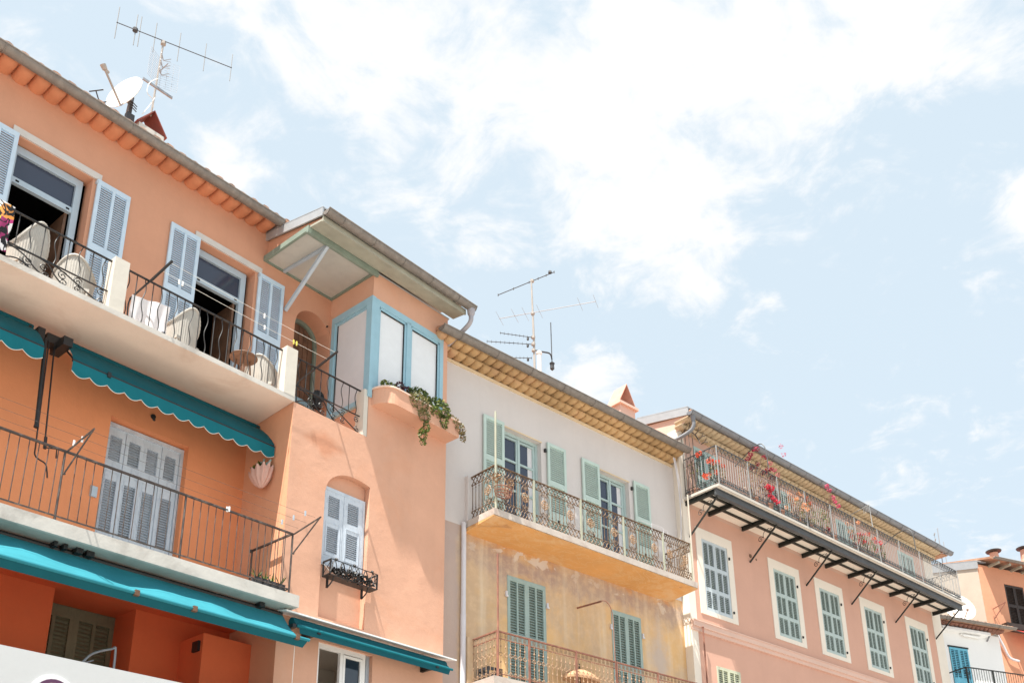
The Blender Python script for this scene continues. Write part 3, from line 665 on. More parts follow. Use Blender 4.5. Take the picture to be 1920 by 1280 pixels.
# ================================================================== WHITE AND OCHRE HOUSE
rngB = random.Random(5)
def ochre_extra(nt, t, col):
    sp = N(nt, 'ShaderNodeSeparateXYZ'); nt.links.new(t, sp.inputs[0]); u, z = sp.outputs[0], sp.outputs[2]
    n = nz(nt, t, 1.3, 8, 0.66, (1, 1, 0.8), 0.5)
    # bare mauve render showing in a broad uneven band below the balcony and down the left edge
    band = mth(nt, 'SUBTRACT', 1.0, mth(nt, 'MULTIPLY', mth(nt, 'ABSOLUTE', mth(nt, 'SUBTRACT', z, mth(nt, 'ADD', 9.55, mth(nt, 'MULTIPLY', u, 0.02)))), 2.1))
    f1 = ramp(nt, mth(nt, 'ADD', mth(nt, 'MULTIPLY', n, 1.0), mth(nt, 'MULTIPLY', band, 0.35)), [(0.52, 0.0), (0.74, 1.0)])
    col = mixc(nt, mth(nt, 'MULTIPLY', f1, 0.92), col, (0.37, 0.265, 0.225))
    # burnt-orange wash close under the slab, pale flaked patches
    n3 = nz(nt, t, 2.4, 8, 0.7, (1, 1, 1.3), 0.4)
    up_ = mth(nt, 'MULTIPLY', mth(nt, 'SUBTRACT', z, 9.55), 1.6)
    col = mixc(nt, mth(nt, 'MULTIPLY', ramp(nt, mth(nt, 'ADD', mth(nt, 'MULTIPLY', up_, 0.5), mth(nt, 'MULTIPLY', n3, 0.8)), [(0.52, 0.0), (0.72, 1.0)]), 0.85), col, (0.56, 0.27, 0.09))
    pt = nz(nt, t, 1.9, 7, 0.6, (0.8, 1, 1.1), 0.8)
    near = mth(nt, 'SUBTRACT', 1.0, mth(nt, 'MULTIPLY', mth(nt, 'ABSOLUTE', mth(nt, 'SUBTRACT', z, 9.72)), 3.2))
    col = mixc(nt, ramp(nt, mth(nt, 'ADD', pt, mth(nt, 'MULTIPLY', near, 0.14)), [(0.655, 0.0), (0.68, 0.9)]), col, (0.62, 0.54, 0.47))
    # grey-beige weathering in broad clouds and fine mottling
    w1 = nz(nt, t, 0.55, 8, 0.7, (1, 1, 0.7), 0.7); w2 = nz(nt, t, 5.0, 6, 0.7)
    col = mixc(nt, mth(nt, 'MULTIPLY', ramp(nt, w1, [(0.44, 0.0), (0.56, 1.0)]), 0.62), col, (0.47, 0.36, 0.27))
    col = mixc(nt, mth(nt, 'MULTIPLY', ramp(nt, w2, [(0.46, 0.0), (0.64, 1.0)]), 0.40), col, (0.70, 0.52, 0.33))
    # rain streaks
    st = nz(nt, t, 3.5, 5, 0.6, (1, 1, 0.06))
    col = mixc(nt, mth(nt, 'MULTIPLY', ramp(nt, st, [(0.50, 0.0), (0.68, 1.0)]), 0.45), col, (0.70, 0.60, 0.45))
    lft = ramp(nt, mth(nt, 'ADD', mth(nt, 'MULTIPLY', mth(nt, 'SUBTRACT', -2.98, u), 3.0), mth(nt, 'MULTIPLY', mth(nt, 'SUBTRACT', n, 0.5), 1.2)), [(0.0, 0.0), (0.35, 1.0)])
    col = mixc(nt, mth(nt, 'MULTIPLY', lft, 0.85), col, (0.45, 0.36, 0.33))
    # bluish damp patch low on the right
    d = mth(nt, 'ADD', mth(nt, 'ABSOLUTE', mth(nt, 'SUBTRACT', u, 2.75)), mth(nt, 'MULTIPLY', mth(nt, 'ABSOLUTE', mth(nt, 'SUBTRACT', z, 8.4)), 0.45))
    col = mixc(nt, mth(nt, 'MULTIPLY', ramp(nt, mth(nt, 'ADD', mth(nt, 'SUBTRACT', 0.55, d), mth(nt, 'MULTIPLY', n3, 0.7)), [(0.35, 0.0), (0.75, 1.0)]), 0.7), col, (0.47, 0.42, 0.40))
    return col
def peel(nt, t, col):                          # flaked seams across the slab underside
    n = nz(nt, t, 1.7, 8, 0.68, (0.8, 1.6, 1), 1.2)
    col = mixc(nt, ramp(nt, n, [(0.485, 0.0), (0.499, 0.38), (0.505, 0.38), (0.525, 0.0)]), col, (0.70, 0.52, 0.33))
    n2 = nz(nt, t, 1.1, 7, 0.65, (0.9, 1, 1), 0.8)
    return mixc(nt, ramp(nt, n2, [(0.60, 0.0), (0.66, 0.6)]), col, (0.42, 0.20, 0.09))
m_bwhite = plaster('off_white_render', (0.62, 0.58, 0.56), 0.04, streak=0.10, bmp=0.3, stain=(0.60, 0.54, 0.50), stain_amt=0.25)
m_ochre = plaster('stained_ochre_render', (0.68, 0.44, 0.215), 0.16, streak=0.12, extra=ochre_extra)
m_slaborange = plaster('peeling_orange_soffit', (0.66, 0.345, 0.125), 0.14, streak=0.0, stain=(0.68, 0.46, 0.26), stain_amt=0.7, extra=peel)
m_band = plaster('pale_yellow_band', (0.68, 0.54, 0.36), 0.08)
m_slabB_edge = plaster('stained_slab_edge', (0.52, 0.46, 0.41), 0.14, streak=0.5, stain=(0.30, 0.20, 0.16), stain_amt=0.6)
m_tileB = plaster('ochre_eave_tile', (0.50, 0.325, 0.165), 0.28, streak=0.1, stain=(0.50, 0.27, 0.17), stain_amt=0.5)
m_green = paint('pale_green_shutter_paint', (0.49, 0.60, 0.55), 0.5, 0.05)
m_greenlow = paint('grey_green_shutter_paint', (0.30, 0.395, 0.37), 0.55, 0.08)
m_greenframe = paint('pale_green_frame', (0.42, 0.53, 0.52), 0.5, 0.06)
m_ironB = paint('bronze_weathered_iron', (0.12, 0.07, 0.038), 0.6, 0.3, wear=(0.36, 0.23, 0.13), wear_amt=0.6)
m_ironPost = paint('pale_green_iron_post', (0.37, 0.375, 0.29), 0.6, 0.12)
m_rose = paint('tan_iron_rosette', (0.33, 0.20, 0.11), 0.6, 0.25)
m_rust = paint('rusty_iron', (0.23, 0.10, 0.07), 0.75, 0.3, wear=(0.36, 0.17, 0.11), wear_amt=0.7)
m_rustlight = paint('faded_rusty_iron', (0.36, 0.235, 0.145), 0.75, 0.3, wear=(0.28, 0.12, 0.08), wear_amt=0.7, scale=9)
m_polecream = paint('cream_pole', (0.46, 0.41, 0.34), 0.6, 0.1)
m_pipewhite = paint('white_grey_pipe', (0.60, 0.59, 0.62), 0.5, 0.05)

B = thing('ochre_house', 'narrow house, off-white above and stained ochre below, with ornate iron balconies', 'house', FB, (3.6, 0, 0))
mb = MB(); mb.wall(-0.05, 7.32, 10.0, 13.66, 0, [(1.72, 2.80, 10.1, 12.62, 0.22), (4.58, 5.62, 10.1, 12.60, 0.22)]); mb.build('upper_wall', m_bwhite, B)
mb = MB(); mb.wall(-0.05, 7.32, 0, 10.0, 0, [(1.79, 2.83, 6.8, 9.26, 0.10), (4.80, 5.77, 6.8, 9.22, 0.10)]); mb.build('lower_wall', m_ochre, B)
mb = MB(); mb.wall(-0.05, 7.32, 0, 13.7, -8); mb.poly([(-.05, 0, 0), (-.05, -8, 0), (-.05, -8, 13.7), (-.05, 0, 13.7)]); mb.poly([(7.31, 0, 0), (7.31, -8, 0), (7.31, -8, 13.7), (7.31, 0, 13.7)]); mb.build('rear_wall', m_bwhite, B)
mb = MB(); genoise(mb, -0.3, 7.27, -0.01, 0.24, 13.715, 0.1, 0.215, 0.085, rngB, 0.03); genoise(mb, -0.3, 7.30, 0.1, 0.44, 13.835, 0.1, 0.215, 0.085, rngB, 0.03); mb.build('eave_tiles', m_tileB, B, smooth=True)
mb = MB(); mb.box(-0.05, 7.29, 0.0, 0.035, 13.57, 13.63); mb.build('cornice_band', m_band, B)['label'] = 'pale yellow band under the eave'
mb = MB(); pitched(mb, -0.3, 7.34, 0.42, 13.86, -8, 16.4, 0.07, 0.23, rngB); mb.build('roof', m_roof, B)
mb = MB(); quarter_gutter(mb, -0.35, 7.32, 0.55, 13.86, 0.10, 0.95); mb.build('gutter', m_gutter, B, smooth=True)
mb = MB(); mb.tube([(0.64, 0.06, 0.0), (0.64, 0.06, 8.15)], 0.055, 10); mb.tube([(0.64, 0.06, 8.1), (0.64, 0.06, 10.02)], 0.05, 10); mb.lathe((0.64, 0.06, 10.0), [(0.05, 0), (0.055, .03), (0.0, .035)], 10); mb.build('downpipe', m_pipewhite, B, smooth=True)
# upper glazed doors with open shutters
shB = leaf_mesh('shutter', m_green, 0.555, 2.52, [(0.10, 0.64), (0.86, 1.48), (1.60, 2.44)], 1, 0.065, 0.04, 0.048, 0.038, 0.56)
def glazed_door(u0, u1, z1):
    f = MB(); w0, w1 = -0.21, -0.15; m = (u0 + u1) / 2
    for q in ((u0, u0 + .06, 10.1, z1), (u1 - .06, u1, 10.1, z1), (u0 + .06, u1 - .06, z1 - .07, z1)): f.box(q[0], q[1], w0, w1 + .03, q[2], q[3])
    for (a, b) in ((u0 + .06, m - .002), (m + .002, u1 - .06)):
        for q in ((a, a + .055, 10.1, z1 - .07), (b - .055, b, 10.1, z1 - .07)): f.box(q[0], q[1], w0, w1, q[2], q[3])
        for zc in (10.5, 11.30, 11.98, z1 - .11): f.box(a + .055, b - .055, w0, w1, zc - .022, zc + .022)
    f.box(m - .02, m + .02, w1, w1 + .02, 10.1, z1 - .07)
    d = f.build('glazed_door', m_greenframe, B)
    for (a, b) in ((u0 + .11, m - .05), (m + .05, u1 - .11)):
        g_ = MB(); g_.box(a, b, w0 + .02, w0 + .026, 10.1, z1 - .1); g_.build('pane', m_glassblue, d)
    g_ = MB(); g_.box(u1 - .24, u1 - .115, w0 + .027, w0 + .030, 10.3, z1 - .12); g_.build('curtain', m_blind_side, d)
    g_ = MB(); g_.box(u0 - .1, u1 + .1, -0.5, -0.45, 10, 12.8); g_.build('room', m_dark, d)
    g_ = MB(); g_.box(u0 - .02, u1 + .02, 0.0, 0.012, z1, z1 + .03); g_.build('lintel', m_band, d)
glazed_door(1.72, 2.80, 12.62); glazed_door(4.58, 5.62, 12.60)
for u in (1.15, 2.95, 4.02, 5.75): inst('shutter', shB, B, (u, 0.02, 10.16))
for u in (2.90, 5.70): mb = MB(); mb.box(u - .02, u + .02, 0, .05, 12.42, 12.50); mb.build('hinge', m_iron, B)
for u in (1.43, 3.22, 4.30, 6.02): mb = MB(); mb.box(u - .025, u + .025, 0.05, 0.068, 10.80, 10.86); mb.build('latch', m_iron, B)
# lower closed shutters
shL = leaf_mesh('shutter', m_greenlow, 0.505, 2.42, [(0.10, 1.06), (1.24, 2.34)], 2, 0.06, 0.04, 0.055, 0.04, 0.32)
for (u, z) in ((1.805, 6.82), (4.815, 6.78)):
    mb = MB(); k = 1.0 if u < 3 else 0.93; w_ = 1.01 * k
    mb.box(u - .015, u + w_ + 0.015, -0.08, -0.05, z, z + 2.43)
    for q in ((u - .015, u, z, z + 2.44), (u + w_ + .0, u + w_ + .015, z, z + 2.44), (u - .015, u + w_ + .015, z + 2.42, z + 2.44)): mb.box(q[0], q[1], -0.05, 0.012, q[2], q[3])
    d = mb.build('window', m_greenlow, B)
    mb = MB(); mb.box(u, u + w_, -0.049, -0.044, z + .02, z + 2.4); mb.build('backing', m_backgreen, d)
    for s in (0, 1): o = inst('shutter', shL, d, (u + s * 0.505 * k, -0.03, z)); o.scale = (k, 1, 1)
    for s in (u - .05, u + w_ + .05): mb = MB(); mb.box(s - .02, s + .02, 0, .04, z + 2.0, z + 2.08); mb.box(s - .03, s + .03, 0.02, .05, z + 1.96, z + 2.0); mb.build('hinge', m_pipewhite, d)
# upper balcony
mb = MB(); mb.prism([(0.70, 0, 9.86), (0.70, 0.88, 9.93), (0.70, 0.88, 9.945), (0.70, 0, 9.945)], (6.12, 0, 0)); mb.build('balcony_soffit', m_slaborange, B)
mb = MB(); mb.box(0.70, 6.82, 0.0, 0.90, 9.95, 10.085); slabB = mb.build('balcony_slab', m_slabB_edge, B)
mb = MB(); mb.box(0.70, 0.80, 0.0, 0.10, 10.085, 11.07); mb.build('wall_pier', m_bwhite, B)
def ornate_panel(name, width, nb, medallions):
    mb = MB(); H0, H1, H2, H3 = 0.03, 0.215, 0.775, 0.96; r = 0.0100
    for z in (H0, H1, H2): mb.bar((0, 0, z), (width, 0, z), 0.012, 0.010)
    n = max(3, int(width / 0.105)); p = width / n
    for (za, zb) in ((H0, H1), (H2, H3)):                                      # crossing oval lattice
        for k in range(-1, n):
            for s in (1, -1):
                q = []
                for i in range(9):
                    t = i / 8; x = (k + (t if s > 0 else 1 - t) * 1.6 + .2) * p + 0.016 * sin(pi * 2 * t) * s
                    if -0.001 <= x <= width + .001: q.append((x, 0, za + (zb - za) * t))
                if len(q) > 2: mb.tube(q, r, 4)
    for x in medallions:
        for s in (-1, 1):
            mb.tube(smooth_path([(x + s * .05, 0, H1), (x + s * .12, 0, H1 + .08), (x + s * .115, 0, .40), (x + s * .125, 0, .58), (x + s * .12, 0, .69), (x + s * .05, 0, H2)], 4), r, 4)
            mb.tube(spiral((x + s * .06, 0, .70), .045, 1.3, pi / 2, 12, s), r * .9, 4); mb.tube(spiral((x + s * .06, 0, .29), .045, 1.3, -pi / 2, 12, -s), r * .9, 4)
        mb.tube([(x, 0, H1), (x, 0, H2)], r, 4)
    a = medallions[0] + .15; b = medallions[1] - .15
    if medallions[0] == medallions[1]: a, b = 0.03, medallions[0] - .14
    for k in range(nb):
        x = a + (b - a) * (k + .5) / nb; mb.tube([(x, 0, H1), (x, 0, H2)], 0.0075, 5)
        for z in (H1 + .06, H2 - .06): mb.lathe((x, 0, z), [(0, -.018), (.017, 0), (0, .018)], 5)
    return mb.mesh(name, m_ironB)
def rosette_mesh():
    mb = MB()
    for k in range(8):
        a = 2 * pi * k / 8; c = (0.058 * cos(a), 0.008, 0.068 * sin(a)); mb.tube([(c[0] + .026 * cos(2 * pi * j / 7), c[1] + .004 * sin(a * 3 + j), c[2] + .030 * sin(2 * pi * j / 7)) for j in range(7)], 0.0085, 4, closed=True)
    mb.lathe((0, 0, 0), [(0.0, 0.02), (0.02, 0.012), (0.028, -.006), (0, -.01)], 8, 'w')
    mb.tube([(0.092 * cos(2 * pi * j / 14), 0, 0.105 * sin(2 * pi * j / 14)) for j in range(14)], 0.006, 4, closed=True)
    return mb.mesh('rosette', m_rose)
ros = rosette_mesh()
WB = 0.83
mb = MB(); mb.bar((0.79, WB, 11.05), (6.74, WB, 11.05), 0.035, 0.018); mb.bar((0.79, WB, 11.05), (0.79, 0.0, 11.05), 0.035, 0.018); mb.bar((6.74, WB, 11.05), (6.74, 0.0, 11.05), 0.035, 0.018)
rb = mb.build('balcony_railing', m_ironB, B)
pA = ornate_panel('railing_panel', 1.26, 4, [0.27, 0.99]); pS = ornate_panel('railing_panel', 0.76, 4, [0.56, 0.56])
postB = [0.80, 1.79, 3.11, 4.42, 5.73, 6.73]
mbp = MB(); mbp.box(-0.022, 0.022, -0.012, 0.012, 0, 0.96); pmB = mbp.mesh('post', m_ironPost)
for u in postB: inst('post', pmB, rb, (u, WB + .012, 10.085))
for a, b in zip(postB[:-1], postB[1:]):
    o = inst('railing_panel', pA, rb, (a + .025, WB, 10.09)); k = (b - a - .05) / 1.26; o.scale = (k, 1, 1)
    for x in (0.27, 0.99): inst('rosette', ros, rb, (a + .025 + x * k, WB, 10.09 + .50))
for u in (0.80, 6.73):
    o = inst('railing_panel', pS, rb, (u, 0.05 if u < 2 else 0.05, 10.09), pi / 2); o.rotation_euler = (0, 0, -pi / 2); inst('rosette', ros, rb, (u, 0.60, 10.59)).rotation_euler = (0, 0, -pi / 2)
mb = MB(); mb.tube([(0.775, WB + .03, 10.0), (0.775, WB + .03, 12.22)], 0.022, 8); mb.build('corner_pole', m_ironPost, B)
mb = MB(); mb.tube([(6.74, WB + .03, 10.0), (6.74, WB + .03, 12.32)], 0.02, 8); mb.build('corner_pole', m_polecream, B)
# lower balcony
mb = MB(); mb.box(0.70, 7.0, 0.0, 0.88, 6.62, 6.78); mb.build('balcony_slab', m_slabB_edge, B)
mb = MB(); mb.box(0.70, 0.84, 0.0, 0.12, 6.78, 7.70); mb.build('wall_pier', m_ochre, B)
mb = MB(); mb.bar((0.84, 0.8, 7.665), (6.95, 0.8, 7.665), 0.04, 0.025); mb.bar((0.84, 0.8, 7.665), (0.84, 0.0, 7.665), 0.04, 0.025); mb.bar((0.84, 0.8, 7.53), (6.95, 0.8, 7.53), 0.014); mb.bar((0.84, 0.8, 7.53), (0.84, 0, 7.53), 0.014); mb.bar((0.84, 0.8, 6.86), (6.95, 0.8, 6.86), 0.014)
rl = mb.build('balcony_railing', m_rust, B)
bmx = MB(); bmx.tube([(0, 0, 0), (0, 0, 0.87)], 0.006, 5)
for z, r in ((.12, .013), (.30, .016), (.60, .017), (.72, .013)): bmx.lathe((0, 0, z), [(0, -.03), (r, -.01), (r * .8, .012), (0, .03)], 6)
bmx.tube([(.04 * cos(2 * pi * j / 10), 0, .45 + .036 * sin(2 * pi * j / 10)) for j in range(10)], 0.007, 4, closed=True)
for s in (-1, 1): bmx.tube(spiral((s * .028, 0, .10), .036, 1.2, pi / 2, 10, s), .006, 4)
bmx.tube([(-.035, 0, .755), (.035, 0, .755), (.035, 0, .84), (-.035, 0, .84)], 0.006, 4, closed=True); bmx.tube([(-.016, 0, .775), (.016, 0, .775), (.016, 0, .82), (-.016, 0, .82)], 0.005, 4, closed=True)
bme = bmx.mesh('baluster', m_rustlight)
u = 0.93
while u < 6.8: inst('baluster', bme, rl, (u, 0.8, 6.79)); u += 0.118
for w in (0.13, 0.25, 0.37, 0.49, 0.61, 0.72): inst('baluster', bme, rl, (0.84, w, 6.79)).rotation_euler = (0, 0, pi / 2)
mbp = MB(); mbp.box(-0.02, 0.02, -0.012, 0.012, 0, 0.9); pmL = mbp.mesh('post', m_rust)
for u in (0.84, 1.62, 2.86, 4.02, 5.3, 6.6): inst('post', pmL, rl, (u, 0.815, 6.78))
mb = MB(); mb.tube([(0.835, 0.835, 6.7), (0.835, 0.835, 9.18)], 0.019, 7); mb.build('corner_pole', m_rust, B)
mb = MB(); mb.tube([(3.76, 0.0, 9.01), (3.76, 0.70, 8.96)], 0.02, 6); mb.build('wall_rod', m_rust, B)
mb = MB(); mb.tube(smooth_path([(3.76, 0.70, 8.97), (3.83, 0.78, 8.95), (3.93, 0.82, 8.78), (3.96, 0.83, 8.4), (3.97, 0.83, 6.8)]), 0.009, 6); mb.build('bent_rod', m_rust, B)
mb = MB(); mb.tube(smooth_path([(6.95, 0.35, 13.6), (7.12, 0.3, 13.0), (7.24, 0.22, 12.2), (7.28, 0.12, 11.4)]), 0.014, 5); mb.tube(smooth_path([(7.0, 0.35, 13.6), (7.18, 0.3, 13.0), (7.30, 0.24, 12.5)]), 0.010, 5); mb.build('cable', m_pipewhite, B)
mb = MB(); mb.tube([(5.0, 0.86, 11.12), (5.9, 0.86, 11.12), (5.9, 0.86, 11.05)], 0.005, 4); mb.tube([(5.35, 0.86, 11.0), (5.35, 0.86, 11.16), (5.75, 0.86, 11.16), (5.75, 0.86, 11.0)], 0.005, 4); mb.build('drying_rack', m_pipewhite, rb)

# ================================================================== PINK HOUSE
rngC = random.Random(9)
m_pink = plaster('pink_render', (0.60, 0.355, 0.27), 0.05, streak=0.10, bmp=0.25)
m_pinkpale = plaster('pale_pink_render', (0.66, 0.46, 0.38), 0.05, streak=0.06, bmp=0.2)
m_pinkup = plaster('brown_pink_render', (0.56, 0.37, 0.30), 0.06, streak=0.08, bmp=0.2)
m_creamC = plaster('cream_surround', (0.76, 0.69, 0.60), 0.05, streak=0.05, bmp=0.2)
m_deckedge = plaster('cream_deck_edge', (0.52, 0.48, 0.43), 0.1)
m_tileC = plaster('pale_yellow_eave_tile', (0.52, 0.41, 0.275), 0.14, streak=0.05)
m_shutC = paint('grey_green_louvre_paint', (0.42, 0.50, 0.48), 0.5, 0.05)
m_shutCb = paint('grey_blue_louvre_paint', (0.47, 0.53, 0.56), 0.5, 0.05)
m_shutCup = paint('blue_green_louvre_paint', (0.36, 0.50, 0.49), 0.5, 0.06)
m_shutyel = paint('pale_yellow_green_louvre', (0.52, 0.54, 0.40), 0.5, 0.06)
m_steel = paint('dark_grey_steel', (0.075, 0.08, 0.085), 0.5, 0.15)
m_steelblk = paint('black_green_steel', (0.016, 0.018, 0.015), 0.5, 0.2)
m_galv = paint('pale_galvanised_bar', (0.34, 0.34, 0.335), 0.5, 0.12, metal=0.3)
LC = 13.45
Cc = thing('pink_house', 'long pink house with cream window surrounds and a steel framed balcony', 'house', FC, (6.7, 0, 0))
wins = [(0.645, 1), (3.70, 0), (5.93, 0), (8.35, 0), (11.09, 0)]
mb = MB(); mb.wall(0.25, 12.84, 0, 12.5, 0, [(u + .01, u + 1.03, 9.87, 11.77, 0.09) for u, _ in wins] + [(0.86, 1.80, 6.6, 8.51, 0.09)]); mb.build('wall', m_pink, Cc)
mb = MB(); mb.wall(0.25, 12.84, 12.5, 14.64, 0, [(0.65, 1.68, 12.66, 14.36, 0.09), (11.10, 12.13, 12.66, 14.36, 0.09), (3.9, 5.0, 12.66, 14.36, 0.09), (7.4, 8.5, 12.66, 14.36, 0.09)]); mb.build('upper_wall', m_pinkup, Cc)
for (a_, b_) in ((0.0, 0.25), (12.84, LC)): mb = MB(); mb.box(a_, b_, -0.3, 0.012, 0, 14.6); mb.build('corner_quoin', m_creamC, Cc)
mb = MB(); mb.poly([(0, -.3, 0), (0, -8, 0), (0, -8, 16.4), (0, -.3, 14.8)]); mb.poly([(LC, -.3, 0), (LC, -8, 0), (LC, -8, 14.5), (LC, -.3, 14.5)]); mb.wall(0, LC, 0, 14.5, -8); mb.build('side_wall', m_pinkpale, Cc)
mb = MB(); mb.box(0.0, 13.3, -0.01, 0.09, 9.34, 9.47); mb.box(0.0, 13.3, -0.01, 0.05, 9.24, 9.34); mb.box(0.0, 13.3, -.01, 0.11, 9.47, 9.495); mb.build('string_course', m_pinkpale, Cc)
mb = MB(); 
for (w1_, zt, r_) in ((0.24, 14.63, 1), (0.46, 14.75, 1)): genoise(mb, -0.05, LC - .05, -0.01, w1_, zt, 0.1, 0.20, 0.075, rngC, 0.03)
mb.build('eave_tiles', m_tileC, Cc, smooth=True)
mb = MB(); pitched(mb, -0.03, LC + .3, 0.46, 14.84, -8, 16.6, 0.06, 0.22, rngC); mb.prism([(LC - .1, 0.5, 14.66), (LC + .3, 0.5, 14.70), (LC + .3, -8, 14.70), (LC - .1, -8, 14.66)], (0, 0, 0.04)); mb.build('roof', m_roof, Cc)
mb = MB(); quarter_gutter(mb, -0.15, 13.85, 0.58, 14.80, 0.10, 0.78); mb.build('gutter', m_gutter_grey, Cc, smooth=True)
mb = MB(); mb.prism([(-0.06, 0.46, 14.80), (-0.06, -1.25, 15.20), (-0.06, -1.25, 15.42), (-0.06, 0.46, 15.02)], (0.03, 0, 0)); mb.prism([(-0.06, 0.46, 15.0), (-0.06, -1.25, 15.41), (-0.06, -1.25, 15.45), (-0.06, 0.46, 15.04)], (0.5, 0, 0)); mb.build('roof_flashing', m_zinc_light, Cc)
mb = MB(); mb.poly([(0.003, -.3, 14.5), (0.003, 0.0, 14.5), (0.003, 0.42, 14.76), (0.003, 0.42, 14.84), (0.003, -3, 15.5), (0.003, -3, 14.5)]); mb.build('gable', m_pinkpale, Cc)
mb = MB(); mb.lathe((-0.03, 0.58, 14.72), [(0.07, 0), (0.06, -.10), (0.045, -.14)], 10)
mb.tube(smooth_path([(-0.03, 0.58, 14.6), (-0.03, 0.58, 14.44), (-0.07, 0.46, 14.30), (-0.20, 0.05, 14.16), (-0.30, -0.35, 14.05)]), 0.048, 9); mb.build('downpipe', m_gutter_grey, Cc, smooth=True)
def louvre_pair(parent, u, z, mat, pan, h, me=None, w=1.04):
    mb = MB(); mb.box(u, u + w, -0.07, -0.05, z, z + h)
    for q in ((u, u + .02, z, z + h), (u + w - .02, u + w, z, z + h), (u + .02, u + w - .02, z + h - .02, z + h)): mb.box(q[0], q[1], -0.05, 0.006, q[2], q[3])
    d = mb.build('window', mat, parent)
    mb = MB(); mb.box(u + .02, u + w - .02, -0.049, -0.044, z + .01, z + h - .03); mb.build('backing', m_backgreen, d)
    for s in (0, 1): inst('shutter', me, d, (u + .02 + s * (w - .04) / 2, -0.035, z + .01))
    return d
PAN = [(0.08, 0.52), (0.62, 1.13), (1.23, 1.82)]
shC0 = leaf_mesh('shutter', m_shutC, 0.495, 1.89, PAN, 2, 0.05, 0.035, 0.045, 0.04, 0.32); shC1 = leaf_mesh('shutter', m_shutCb, 0.495, 1.89, PAN, 2, 0.05, 0.035, 0.045, 0.04, 0.32)
for u, k in wins:
    d = louvre_pair(Cc, u, 9.865, m_shutCb if k else m_shutC, PAN, 1.905, shC1 if k else shC0)
    mb = MB(); a, b = u - .215, u + 1.255
    for q in ((a, u, 9.75, 12.03), (u + 1.04, b, 9.75, 12.03), (u, u + 1.04, 11.77, 12.03), (u, u + 1.04, 9.75, 9.865)): mb.box(q[0], q[1], -0.04, 0.022, q[2], q[3])
    mb.build('surround', m_creamC, d)
    mb = MB(); mb.box(u + 1.06, u + 1.09, 0.022, 0.06, 11.45, 11.52); mb.box(u + 1.06, u + 1.09, 0.022, 0.06, 10.0, 10.06); mb.build('latch', m_iron, d)
shC2 = leaf_mesh('shutter', m_shutyel, 0.45, 1.89, PAN, 2, 0.045, 0.03, 0.05, 0.04, 0.32); louvre_pair(Cc, 0.86, 6.605, m_shutyel, PAN, 1.905, shC2, 0.94)
shC3 = leaf_mesh('shutter', m_shutCup, 0.495, 1.68, [(0.10, 0.78), (0.88, 1.60)], 2, 0.05, 0.035, 0.06, 0.04, 0.34)
for u in (0.645, 11.095, 3.90, 7.40): louvre_pair(Cc, u, 12.66, m_shutCup, None, 1.70, shC3)
mb = MB(); mb.lathe((2.72, 0.0, 11.85), [(0.055, 0), (0.05, .02), (0, .02)], 10, 'w'); mb.lathe((2.98, 0, 11.82), [(0.035, 0), (0, .02)], 8, 'w'); mb.build('wall_cap', m_brownwood, Cc)
mb = MB(); mb.tube([(0.30, 0.12, 6.0), (0.30, 0.12, 9.3)], 0.02, 6); mb.lathe((0.30, .12, 9.3), [(.02, 0), (.03, .03), (0, .06)], 6); mb.build('wall_pole', m_rust, Cc)
# balcony
mb = MB(); mb.box(0.10, 13.10, 0.0, 1.06, 12.605, 12.66); deck = mb.build('balcony_deck', m_creamC, Cc)
mb = MB(); mb.box(0.08, 13.14, 1.02, 1.10, 12.615, 12.68); mb.box(0.06, 0.10, 0, 1.02, 12.615, 12.68); mb.box(13.10, 13.14, 0, 1.02, 12.615, 12.68); mb.build('deck_edge', m_deckedge, deck)
mb = MB(); mb.box(0.10, 13.05, 0.94, 0.99, 12.43, 12.60); mb.box(.10, 13.05, 0.91, 1.02, 12.585, 12.60); mb.box(.10, 13.05, 0.91, 1.02, 12.425, 12.44); mb.build('edge_beam', m_steel, deck)
for u in (0.14, 1.06, 2.46, 4.13, 5.26, 6.45, 7.69, 9.04, 10.12, 11.68, 12.92):
    mb = MB(); mb.box(u - .035, u + .035, -0.05, 0.92, 12.485, 12.495); mb.box(u - .012, u + .012, -.05, .92, 12.49, 12.59); mb.box(u - .035, u + .035, -.05, .92, 12.585, 12.60); mb.build('joist', m_steelblk, deck)
for w in (0.34, 0.66): mb = MB(); mb.box(0.1, 12.95, w - .025, w + .025, 12.55, 12.602); mb.build('stringer', m_steelblk, deck)
for u in (0.20, 2.68, 5.30, 7.68, 10.25, 12.88):
    mb = MB(); mb.bar((u, 0.0, 11.66), (u, 0.94, 12.42), 0.035, 0.035); st = mb.build('strut', m_steelblk, deck)
    mb = MB()
    q = spiral((u, 0.44, 12.18), 0.085, 1.5, 0.3, 20, 1); mb.tube([(u, 0.40 + (p[0] - u), p[2]) for p in q], 0.009, 4)
    q = spiral((u, 0.6, 12.38), 0.05, 1.4, 3.6, 16, 1); mb.tube([(u, 0.74 + (p[0] - u), 12.36 + (p[2] - 12.38)) for p in q], 0.009, 4)
    mb.tube(smooth_path([(u, .49, 12.20), (u, .50, 12.30), (u, .58, 12.38), (u, .70, 12.40)]), 0.009, 4)
    mb.build('scroll', m_steelblk, st)
WC = 1.02
mb = MB()
for z, a in ((13.78, .03), (13.56, .014), (12.93, .014), (12.72, .014)):
    mb.bar((0.20, WC, z), (12.98, WC, z), a, a * .6); mb.bar((0.20, WC, z), (0.20, 0.0, z), a, a * .6); mb.bar((12.98, WC, z), (12.98, 0.0, z), a, a * .6)
rc = mb.build('balcony_railing', m_steel, Cc)
